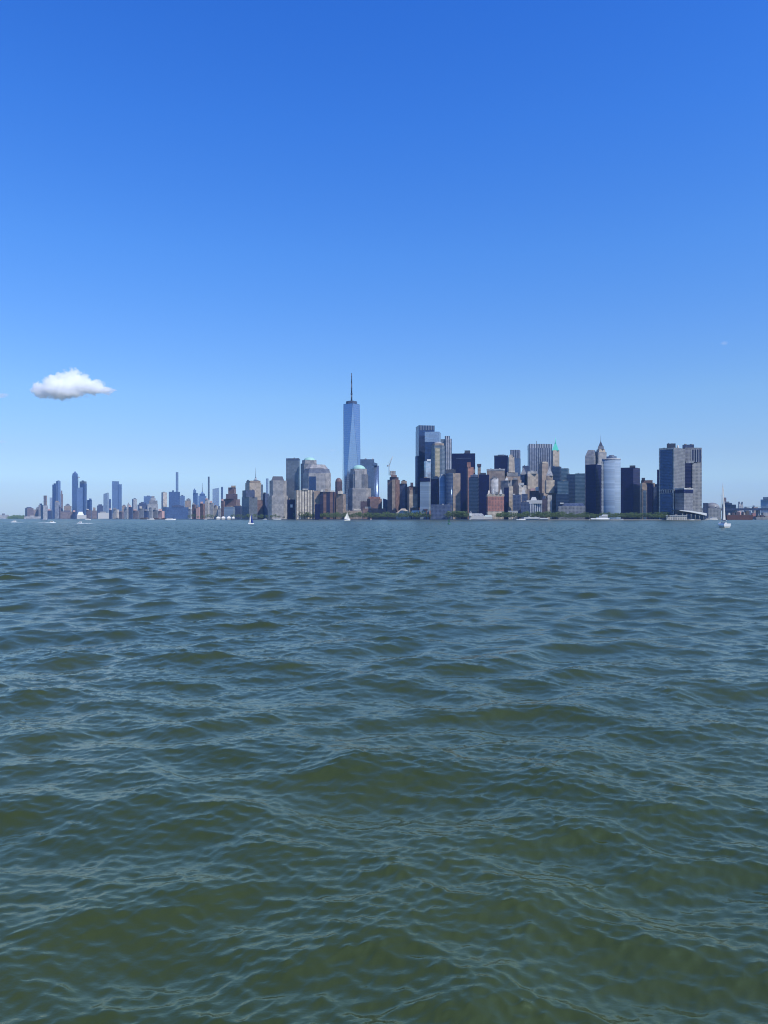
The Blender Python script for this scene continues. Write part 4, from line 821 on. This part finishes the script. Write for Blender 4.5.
# ------------------------------------------------------------------ trees
def leaf_mat(name, c1, c2):
    m, n, l, p = new_mat(name)
    tc = n.new('ShaderNodeTexCoord'); nz = n.new('ShaderNodeTexNoise'); nz.inputs['Scale'].default_value = .45; nz.inputs['Detail'].default_value = 3
    oi = n.new('ShaderNodeObjectInfo'); ad = n.new('ShaderNodeMath'); ad.operation = 'MULTIPLY_ADD'; ad.inputs[1].default_value = .5; ad.use_clamp = True
    l.new(tc.outputs['Object'], nz.inputs['Vector']); l.new(oi.outputs['Random'], ad.inputs[0])
    sb = n.new('ShaderNodeMath'); sb.operation = 'SUBTRACT'; sb.inputs[1].default_value = .25
    l.new(nz.outputs[0], sb.inputs[0]); l.new(sb.outputs[0], ad.inputs[2])
    mx = n.new('ShaderNodeMix'); mx.data_type = 'RGBA'; mx.inputs[6].default_value = (*c1, 1); mx.inputs[7].default_value = (*c2, 1)
    l.new(ad.outputs[0], mx.inputs[0]); l.new(mx.outputs[2], p.inputs['Base Color']); p.inputs['Roughness'].default_value = .7
    return m
M['leaves'] = leaf_mat('tree_leaves', (0.05, 0.092, 0.025), (0.13, 0.19, 0.045))
M['bark'] = plain('bark', (0.09, 0.07, 0.055), .9)
def tree_meshes(seed):
    r = random.Random(seed); H = r.uniform(18, 23); W = H * r.uniform(.42, .55)
    mb = MB(); mb.tube((0, 0, 0), (r.uniform(-.3, .3), 0, H * .45), .38, .24, 7)
    for k in range(5):
        a = k * 1.26 + r.random(); mb.tube((0, 0, H * .3 + k * .4), (math.cos(a) * W * .5, math.sin(a) * W * .5, H * (.55 + .06 * k)), .16, .05, 5)
    tr = mb.build('trunk', 'bark')
    mb = MB()
    clumps = [(Vector((r.gauss(0, .42) * W, r.gauss(0, .42) * W, H * r.uniform(.36, .95))), r.uniform(.9, 2.1)) for _ in range(34)]
    for c, rad in clumps:
        hfrac = (c.z / H - .35) / .6; lim = W * (1.05 - .55 * abs(hfrac - .4))
        q = math.hypot(c.x, c.y)
        if q > lim: c.x *= lim / q; c.y *= lim / q
        for _ in range(26):
            v = Vector((r.gauss(0, 1), r.gauss(0, 1), r.gauss(0, .8))).normalized() * rad * r.uniform(.6, 1.1)
            p = c + v; nrm = (v.normalized() + Vector((r.uniform(-.6, .6), r.uniform(-.6, .6), r.uniform(-.2, .8)))).normalized()
            t = nrm.orthogonal().normalized(); u = nrm.cross(t); s = r.uniform(.35, .75); a = r.random() * 6.28
            t2 = (t * math.cos(a) + u * math.sin(a)) * s; u2 = (u * math.cos(a) - t * math.sin(a)) * s * .7
            mb.face([p - t2, p - u2, p + t2, p + u2])
    cr = mb.build('crown', 'leaves')
    return tr, cr
protos = [tree_meshes(s) for s in (3, 8, 21, 34, 55, 89)]
tr_rnd = random.Random(4)
tree_first = [True] * len(protos)
def plant(px, d, s, label, group):
    k = tr_rnd.randrange(len(protos)); tr, cr = protos[k]
    root = bpy.data.objects.new('broadleaf_tree', None); COL.objects.link(root)
    root.location = (wx(px, d), d, GROUND - .1); root.rotation_euler = (0, 0, tr_rnd.uniform(0, 6.28)); root.scale = (s * tr_rnd.uniform(.95, 1.25), s * tr_rnd.uniform(.95, 1.25), s)
    tag(root, label, 'tree', group)
    for o in (tr, cr):
        if tree_first[k]: c = o
        else: c = o.copy(); COL.objects.link(c)
        c.parent = root
    tree_first[k] = False
    return root
G1 = ('green broadleaf tree in the long park row along the downtown waterfront', 'trees in the waterfront park')
G2 = ('green broadleaf tree on the west promenade between the striped slabs and the pier house', 'trees on the west promenade')
G3 = ('small dark tree on the waterfront left of the striped apartment slab', 'trees on the left waterfront')
x = 497.0
while x < 668:
    tall = 1.0 if x < 560 else .88
    if not (640 < x < 650): plant(x, shore(x) + tr_rnd.uniform(22, 34), tr_rnd.uniform(.72, .95) * tall, *G1)
    plant(x + 1.3, shore(x) + tr_rnd.uniform(48, 90), tr_rnd.uniform(.85, 1.15) * tall, *G1)
    x += tr_rnd.uniform(2.2, 3.6)
for px in (657, 660, 662, 664.5): plant(px, 1905, tr_rnd.uniform(.85, 1.05), *G1)
x = 296.0
while x < 466:
    if not 431 < x < 452 or tr_rnd.random() < .35:
        plant(x, shore(x) + tr_rnd.uniform(14, 26), tr_rnd.uniform(.75, 1.1), *G2)
        if tr_rnd.random() < .6: plant(x + 1, shore(x) + tr_rnd.uniform(35, 60), tr_rnd.uniform(.9, 1.3), *G2)
    x += tr_rnd.uniform(2.2, 3.6)
for px in (300, 302.4, 305.5, 307.4, 453, 455.6, 458, 461, 463.6): plant(px, shore(px) + 20, 1.25, *G2)
x = 189.0
while x < 296:
    if not (214 < x < 236) or tr_rnd.random() < .4:
        plant(x, shore(x) + tr_rnd.uniform(20, 60), tr_rnd.uniform(.55, 1.0) * (1.15 if x < 205 else 1), *G3)
    x += tr_rnd.uniform(2.6, 5.2)

# low woods on the far left bank: one mass
def far_woods():
    r = random.Random(2); mb = MB()
    for _ in range(900):
        px = r.uniform(-60, 24); d = r.uniform(7700, 8600) if px < 9 else r.uniform(6500, 7400)
        c = Vector((wx(px, d), d, r.uniform(3, 26 if px > 12 else 20)))
        for _ in range(5):
            p = c + Vector((r.gauss(0, 9), r.gauss(0, 9), r.gauss(0, 4))); s = r.uniform(4, 8)
            mb.face([p + Vector((-s, 0, -s * .6)), p + Vector((s * .6, -s * .4, -s * .6)), p + Vector((s, 0, s * .4)), p + Vector((-s * .3, s * .4, s * .7))])
    tag(mb.build('distant_woodland', 'leaves'), kind='stuff')
far_woods()
b('low_warehouse', 'low pale shed on the hazy far left bank', 7600, ('hall', -4, 9, 514.8, None, 'palegrey'), ('roof_house', 2, 5, 513.4, 514.8, 'grey'), penthouse=False)
b('low_warehouse', 'long pale pier shed left of the first brown block', 6150, ('hall', 24, 41, 516.4, None, 'palegrey', {'dep': 30}), ('roof_house', 30, 34, 515.6, 516.4, 'offwhite', {'dep': 20}), penthouse=False)

# ------------------------------------------------------------------ boats
def hull_mesh(L, Bm, fb, draft=.4, sheer=.35, stern=.75, n=14):
    """closed hull, bow towards +x, deck at fb"""
    mb = MB(); rings = []
    for i in range(n + 1):
        t = i / n; x = -L / 2 + L * t
        w = Bm / 2 * (stern + (1 - stern) * math.sin(min(1, t / .45) * math.pi / 2)) * (1 - max(0, (t - .5) / .5) ** 2.2)
        w = max(w, .02); zt = fb + sheer * (t * 1.6 - .5) ** 2
        xx = x + (.06 * L * t ** 6)
        rings.append([(xx, w, zt), (x, w * .94, fb * .4), (x * .97, w * .62, -draft * .4), (x * .95, 0, -draft), (x * .97, -w * .62, -draft * .4), (x, -w * .94, fb * .4), (xx, -w, zt)])
    for a, c in zip(rings[:-1], rings[1:]):
        for k in range(6): mb.face([a[k], c[k], c[k + 1], a[k + 1]], None, 0, True)
        mb.face([a[6], c[6], c[0], a[0]], None, 1)
    mb.face(rings[0][::-1])
    return mb, rings
def boat_root(name, px, py, heading, label, cat, d=None, group=None):
    d = d or CAM_H * FPX / (py - HOR)
    r = empty(name, (wx(px, d), d, 0), label, cat, group); r.rotation_euler = (0, 0, heading)
    return r, d
def sail_face(mb, pts, belly=.25, n=6):
    """triangle luff-foot-leech with a little belly and thickness"""
    A, B_, C_ = [Vector(p) for p in pts]; nr = (B_ - A).cross(C_ - A).normalized()
    for side in (1, -1):
        for i in range(n):
            for j in range(n - i):
                def P(a, b2):
                    a /= n; b2 /= n; c = 1 - a - b2
                    return A * c + B_ * a + C_ * b2 + nr * (belly * (27 * a * b2 * c + .6 * a * b2) + side * .015)
                t1 = [P(i, j), P(i + 1, j), P(i, j + 1)]
                mb.face(t1 if side > 0 else t1[::-1], None, 0, True)
                if j < n - i - 1:
                    t2 = [P(i + 1, j), P(i + 1, j + 1), P(i, j + 1)]
                    mb.face(t2 if side > 0 else t2[::-1], None, 0, True)

def sailboat(px, py, heading, L, mast, label, sails='furled', main='sail', jib='sail', hull='hullwhite', d=None, mast_at=.06, fbk=.12):
    r, d = boat_root('sailboat', px, py, heading, label, 'sailboat', d)
    Bm = L * .36; fb = L * fbk
    mb, _ = hull_mesh(L, Bm, fb); mb.build('hull', hull, r, roof='offwhite')
    mb = MB(); mb.prism([(-L * .12, -Bm * .27), (L * .2, -Bm * .17), (L * .2, Bm * .17), (-L * .12, Bm * .27)], fb * .9, fb + L * .055, [(-L * .1, -Bm * .22), (L * .17, -Bm * .13), (L * .17, Bm * .13), (-L * .1, Bm * .22)])
    cb = mb.build('cabin', 'white', r, roof='white')
    for s in (-1, 1):
        mb = MB(); mb.prism([(-L * .08, s * Bm * .245 - .04), (L * .12, s * Bm * .19 - .04), (L * .12, s * Bm * .19 + .04), (-L * .08, s * Bm * .245 + .04)], fb + L * .018, fb + L * .04); mb.build('window', 'window', cb)
    mx = L * mast_at
    mb = MB(); mb.tube((mx, 0, fb), (mx, 0, mast), L * .011, L * .007, 8); ms = mb.build('mast', 'offwhite', r)
    mb = MB()
    for q in (.45, .72): mb.tube((mx, -Bm * .3, mast * q), (mx, Bm * .3, mast * q), .04, .04, 5)
    mb.build('spreader', 'offwhite', ms)
    mb = MB(); mb.tube((mx, 0, fb + L * .12), (-L * .4, 0, fb + L * .11), L * .008, L * .007, 6); bo = mb.build('boom', 'offwhite', r)
    mb = MB()
    for p in ((L * .5, 0, fb), (-L * .48, 0, fb), (mx, Bm * .46, fb), (mx, -Bm * .46, fb)): mb.tube(p, (mx, 0, mast * .98), .012, .012, 4)
    mb.build('rigging', 'mast', r)
    if sails == 'furled':
        mb = MB(); mb.tube((mx - .3, 0, fb + L * .145), (-L * .38, 0, fb + L * .13), L * .02, L * .014, 8); mb.build('furled_sail', main, r)
        mb = MB(); mb.tube((L * .48, 0, fb + .4), (mx + .25, 0, mast * .93), L * .009, L * .006, 6); mb.build('furled_jib', jib, r)
        mb = MB(); mb.prism([(-L * .3, -Bm * .32), (-L * .12, -Bm * .32), (-L * .12, Bm * .32), (-L * .3, Bm * .32)], fb + L * .135, fb + L * .155); mb.build('bimini_top', 'haul', r, roof='haul')
    else:
        mb = MB(); sail_face(mb, [(mx - .1, 0, fb + L * .13), (-L * .4, Bm * .16, fb + L * .13), (mx - .1, 0, mast * .97)], .5); mb.build('mainsail', main, r)
        mb = MB(); sail_face(mb, [(L * .5, 0, fb + .3), (mx + .2, Bm * .3, fb + .6), (mx + .15, 0, mast * .9)], .4); mb.build('jib_sail', jib, r)
    return r
# big one on the right, seen from its quarter; it sits close enough to show every part
s1 = sailboat(723.6, 527.6, R(82), 11.6, 22.0, 'white sailboat with a tall mast and a narrow raised sail, right side', sails='furled', mast_at=.10, fbk=.17)
mb = MB(); sail_face(mb, [(1.0, -.1, 3.6), (1.15, -1.25, 3.5), (1.1, -.08, 21.4)], .15); mb.build('mainsail', 'sail', s1)
def person(parent_xy, z, base, heading, label, shirt):
    """small seated figure built as one skinned body"""
    me = bpy.data.meshes.new('person')
    vs = [(0, 0, .1), (0, 0, .35), (0, 0, .58), (0, 0, .70), (.02, 0, .86), (0, .19, .55), (.12, .24, .32), (.30, .18, .25), (0, -.19, .55), (.12, -.24, .32), (.30, -.18, .25), (.40, .1, .12), (.44, .1, -.30), (.40, -.1, .12), (.44, -.1, -.30)]
    es = [(0, 1), (1, 2), (2, 3), (3, 4), (2, 5), (5, 6), (6, 7), (2, 8), (8, 9), (9, 10), (0, 11), (11, 12), (0, 13), (13, 14)]
    me.from_pydata(vs, es, []); o = bpy.data.objects.new('person', me); COL.objects.link(o)
    sk = o.modifiers.new('skin', 'SKIN'); rad = [.15, .14, .15, .055, .10, .06, .045, .035, .06, .045, .035, .08, .05, .08, .05]
    for v, q in zip(me.skin_vertices[0].data, rad): v.radius = (q, q)
    me.skin_vertices[0].data[0].use_root = True
    o.modifiers.new('sub', 'SUBSURF').levels = 1
    me.materials.append(M[shirt]); o.location = parent_xy + (z,); o.rotation_euler = (0, 0, heading)
    return tag(o, label, 'person')
loc = s1.location; hd = R(82)
person((loc.x - 3.3 * math.cos(hd) - .7 * math.sin(hd), loc.y - 3.3 * math.sin(hd) + .7 * math.cos(hd)), 1.75, None, hd, 'person in dark clothes sitting in the cockpit of the right sailboat', 'haul')
sailboat(251.2, 524.2, R(200), 4.2, 8.0, 'small white sailboat with a raised blue mainsail, left of centre', sails='up', main='bluecloth', jib='sail')
sailboat(347.0, 520.75, R(40), 15, 16.0, 'sailboat with two raised white sails in front of the striped slabs', sails='up', d=1420)
sailboat(371, 519.6, R(70), 7, 7.6, 'tiny sailboat with a pale pinkish sail near the promenade trees', sails='up', main='pink', jib='pink', d=2150)
sailboat(589.4, 519.9, R(80), 9, 13.0, 'small moored sailboat with bare mast left of the white motor yacht', d=1790)

def motorboat(px, py, heading, L, label, decks=1, hull='white', d=None, name='motorboat', group=None, wake=0, cat='motorboat'):
    r, d = boat_root(name, px, py, heading, label, cat, d, group)
    Bm = L * .28; fb = L * .10
    mb, _ = hull_mesh(L, Bm, fb, sheer=L * .02, stern=.9); mb.build('hull', hull, r, roof='offwhite')
    z = fb
    for k in range(decks):
        l0 = L * (.62 - .16 * k); h = max(1.3, L * .075)
        x0 = -L * .38; x1 = x0 + l0; w = Bm * (.4 - .05 * k)
        mb = MB(); mb.prism([(x0, -w), (x1, -w * .8), (x1, w * .8), (x0, w)], z - .05, z + h, [(x0, -w * .95), (x1 - h * .6, -w * .75), (x1 - h * .6, w * .75), (x0, w * .95)])
        cb = mb.build('cabin', 'white', r, roof='white')
        mb = MB()
        for s in (-1, 1): mb.prism([(x0 + .3, s * w * 1.0 - .03), (x1 - h * .5, s * w * .83 - .03), (x1 - h * .5, s * w * .83 + .03), (x0 + .3, s * w * 1.0 + .03)], z + h * .4, z + h * .75)
        mb.build('window', 'window', cb)
        z += h
    mb = MB(); mb.tube((-L * .05, 0, z), (-L * .1, 0, z + L * .09), .06, .04, 5); mb.build('radar_mast', 'offwhite', r)
    if wake:
        c, s = math.cos(heading), math.sin(heading); q = random.Random(int(px * 7))
        mbw = MB()
        for side in (-1, 1):
            n = 26
            for i in range(n):
                t = i / n; xx = L * .35 - t * wake; ww = .8 + 2.2 * t + Bm * .3; hh = (.6 if wake > 20 else .28) * (1 - t) * q.uniform(.6, 1.2) + .18
                dxn = wake / n * 1.15
                y0 = side * ww
                mbw.prism([(xx - dxn, y0 - .5 - t), (xx, y0 - .5), (xx, y0 + .5), (xx - dxn, y0 + .5 + t)], -.2, hh, [(xx - dxn * .9, y0 - .15), (xx - dxn * .1, y0 - .15), (xx - dxn * .1, y0 + .2), (xx - dxn * .9, y0 + .2)], smooth=True)
        mbw.prism([(L * .30, -Bm * .3 - 1.2), (L * .42, -Bm * .3 - 1.2), (L * .42, Bm * .3 + 1.2), (L * .30, Bm * .3 + 1.2)], -.2, .25)
        mbw.build('wake', 'foam', r, roof='foam')
    return r
motorboat(600.4, 520, R(178), 43, 'white three deck motor yacht moored before the park trees', 3, d=1800, name='motor_yacht', cat='yacht')
motorboat(621.6, 520, R(165), 10, 'small white cabin boat right of the white motor yacht', 2, d=1800)
motorboat(277.4, 520.3, R(185), 25, 'long white motorboat below the hip roofed grey tower', 1, d=2350)
motorboat(264.6, 519.8, R(160), 14, 'small white motorboat left of the long white motorboat', 2, d=2420)
motorboat(205.6, 519.6, R(175), 12, 'little white boat alongside the left waterfront trees', 1, d=2780)
motorboat(170.6, 520.6, R(10), 26, 'white boat below the wide dark glass box', 1, d=1980, wake=20)
motorboat(150.8, 520.2, R(185), 22, 'white boat with an upper deck left of the pink waterfront block', 2, d=2300)
motorboat(692, 520, R(180), 12, 'small white boat below the ferry terminal roof', 1, d=1780)
motorboat(521.2, 520.2, R(182), 22, 'low flat white boat in front of the ferry shed', 1, d=1800)
motorboat(13.8, 522.3, R(184), 6.5, 'speedboat at the far left throwing a white wake', 1, wake=12)
motorboat(52.8, 522.9, R(3), 5.5, 'speedboat with a long white wake below the far left blue pair', 1, wake=15)
motorboat(79.6, 523.5, R(176), 4.6, 'nearer small speedboat with a wake below the white tent pavilion', 1, wake=12)
motorboat(44, 520.3, R(182), 16, 'dark hulled tugboat near the far left waterfront', 2, hull='haul', d=1800, name='tugboat', cat='tugboat')
motorboat(88, 520.2, R(5), 15, 'white launch off the white tent pavilion', 2, d=2100)
motorboat(712.4, 519.8, R(180), 30, 'pale harbour ferry docked left of the rust red ship', 2, d=2050, name='harbour_ferry', cat='ferry')

def barge(px0, px1, ytop, d, label, mat='rust', name='barge'):
    xc = (px0 + px1) / 2; L = wx(px1, d) - wx(px0, d)
    r = empty(name, (wx(xc, d), d, 0), label, name.replace('_', ' ')); r.rotation_euler = (0, 0, R(2))
    H = wz(ytop, d)
    mb = MB(); mb.prism([(-L * .48, -5), (L * .48, -5), (L * .48, 5), (-L * .48, 5)], -.6, H * .62, [(-L * .5, -5.5), (L * .5, -5.5), (L * .5, 5.5), (-L * .5, 5.5)]); mb.build('hull', mat, r, roof='darkroof')
    q = random.Random(int(px0)); x = -L * .42
    while x < L * .38:
        w = q.uniform(5, 13); h = H * q.uniform(.25, .5)
        mb = MB(); mb.prism([(x, -3), (x + w, -3), (x + w, 3), (x, 3)], H * .62, H * .62 + h); mb.build('deck_house', q.choice(['rust', 'darkbrick', 'timber', 'tan', 'offwhite']), r)
        x += w + q.uniform(2, 9)
    return r
barge(725.6, 752.4, 512.0, 2250, 'long rust red ship moored right of the tall sailboat mast', name='cargo_ship')
barge(140, 149, 517.6, 3300, 'brown work barge moored at the left waterfront', 'timber')
barge(153.4, 166, 517.8, 3100, 'rust brown barge right of the double deck white boat', 'rust')
barge(755, 771, 515.6, 2500, 'pale docked vessel with clutter at the right edge', 'grey', name='dock_ship')

# ------------------------------------------------------------------ channel buoy
def buoy():
    r, d = boat_root('channel_buoy', 449, 524.4, 0.3, 'green channel buoy with a small cage top floating before the trees', 'buoy')
    mb = MB(); mb.lathe(0, 0, [(0, -.5), (1.0, -.4), (1.15, .3), (1.1, .7), (.7, .85), (0, .85)], 18); mb.build('float', 'green', r)
    mb = MB()
    for k in range(4):
        a = k * math.pi / 2 + .4
        mb.tube((.75 * math.cos(a), .75 * math.sin(a), .8), (.42 * math.cos(a), .42 * math.sin(a), 3.6), .08, .06, 6)
    for z, q in ((1.7, .65), (2.7, .52), (3.6, .44)): 
        for k in range(8):
            a, c = k * math.pi / 4, (k + 1) * math.pi / 4; mb.tube((q * math.cos(a), q * math.sin(a), z), (q * math.cos(c), q * math.sin(c), z), .05, .05, 5)
    mb.build('tower_frame', 'green', r)
    mb = MB()
    mb.box(0, 0, 2.0, .9, .04, 1.5, .4); mb.box(0, 0, 2.0, .04, .9, 1.5, .4); mb.build('radar_reflector', 'green', r, roof='green')
    mb = MB(); mb.lathe(0, 0, [(.28, 3.6), (.30, 3.7), (.24, 4.3), (.1, 4.5), (0, 4.5)], 12); mb.build('lantern', 'green', r)
buoy()

# ------------------------------------------------------------------ clouds
def cloud(px, py, wpx, hpx, d, label, dens, seed, lumps=None, soft=1.0):
    cx, cz = wx(px, d), wz(py, d); W = wpx / FPX * d; H = hpx / FPX * d
    me = box_mesh('cloud', -W / 2, W / 2, -W * .28, W * .28, -H / 2, H / 2)
    o = bpy.data.objects.new('cloud', me); COL.objects.link(o); o.location = (cx, d, cz)
    tag(o, label, 'cloud')
    m = bpy.data.materials.new('cloud_vapour'); m.use_nodes = True; n, l = m.node_tree.nodes, m.node_tree.links; n.clear()
    out = n.new('ShaderNodeOutputMaterial'); v = n.new('ShaderNodeVolumePrincipled')
    v.inputs['Color'].default_value = (1, 1, 1, 1); v.inputs['Anisotropy'].default_value = 0.0
    tc = n.new('ShaderNodeTexCoord')
    def vm(op, a, b_=None):
        q = n.new('ShaderNodeVectorMath'); q.operation = op
        for i, t in enumerate((a, b_)):
            if t is None: continue
            if isinstance(t, tuple): q.inputs[i].default_value = t
            else: l.new(t, q.inputs[i])
        return q
    def mm(op, a, b_=None, c=None):
        q = n.new('ShaderNodeMath'); q.operation = op
        for i, t in enumerate((a, b_, c)):
            if t is None: continue
            if isinstance(t, (int, float)): q.inputs[i].default_value = t
            else: l.new(t, q.inputs[i])
        return q.outputs[0]
    P = tc.outputs['Object']
    # wobble the position, then measure the depth inside a handful of ellipsoidal puffs
    nz = n.new('ShaderNodeTexNoise'); nz.inputs['Scale'].default_value = 7.0 / W; nz.inputs['Detail'].default_value = 5; nz.inputs['Roughness'].default_value = .62
    off = vm('ADD', P, (seed * 911.0, seed * 377.0, 0)); l.new(off.outputs[0], nz.inputs['Vector'])
    w1 = vm('SUBTRACT', nz.outputs['Color'], (.5, .5, .5)); w2 = vm('MULTIPLY', w1.outputs[0], (W * .20, W * .20, W * .15)); Q = vm('ADD', P, w2.outputs[0]).outputs[0]
    best = None
    for (a, c, rx, rz) in lumps:
        t = vm('SUBTRACT', Q, (a * W, 0, c * H)); t = vm('DIVIDE', t.outputs[0], (rx * W, rx * W * .9, rz * H)); ln = vm('LENGTH', t.outputs[0]).outputs['Value']
        f = mm('SUBTRACT', 1.0, ln); best = f if best is None else mm('MAXIMUM', best, f)
    n3 = n.new('ShaderNodeTexNoise'); n3.inputs['Scale'].default_value = 26.0 / W; n3.inputs['Detail'].default_value = 4; l.new(off.outputs[0], n3.inputs['Vector'])
    f = mm('ADD', best, mm('MULTIPLY_ADD', n3.outputs[0], 1.25, -.62))
    f = mm('MULTIPLY', f, 1 / (.22 * soft)); q = n.new('ShaderNodeClamp'); l.new(f, q.inputs[0])
    l.new(mm('MULTIPLY', q.outputs[0], dens), v.inputs['Density']); l.new(v.outputs[0], out.inputs['Volume'])
    me.materials.append(m)
    return o
D = 8000
cloud(70.0, 385.2, 104, 42, D, 'small white puffy cloud alone in the blue sky on the left', .034, 1,
      [(-.26, -.10, .10, .17), (-.15, .00, .11, .24), (-.05, .07, .10, .27), (.02, .06, .12, .30), (.11, .02, .12, .26), (.20, -.04, .11, .19), (.29, -.12, .09, .11), (-.30, -.02, .06, .09), (-.06, -.14, .20, .18), (.37, -.10, .08, .045), (.24, .10, .04, .05), (-.18, -.26, .06, .06)], 1.3)
cloud(-1, 395.6, 26, 9, D, 'wisp of white cloud cut by the left edge, upper one', .006, 2, [(0, 0, .34, .26), (.12, .1, .25, .18)], 1.5)
cloud(0, 441.6, 22, 8, D, 'faint wisp of cloud at the left edge, lower one', .0022, 3, [(0, 0, .35, .25)], 2)
cloud(724.2, 343.2, 13, 8, D, 'tiny faint cloud puff high on the right', .0035, 4, [(0, 0, .33, .3)], 2)
cloud(332.4, 450.4, 12, 5, D, 'very faint tiny cloud puff left of the tallest tower', .0022, 5, [(0, 0, .35, .3)], 2)
build_haze()
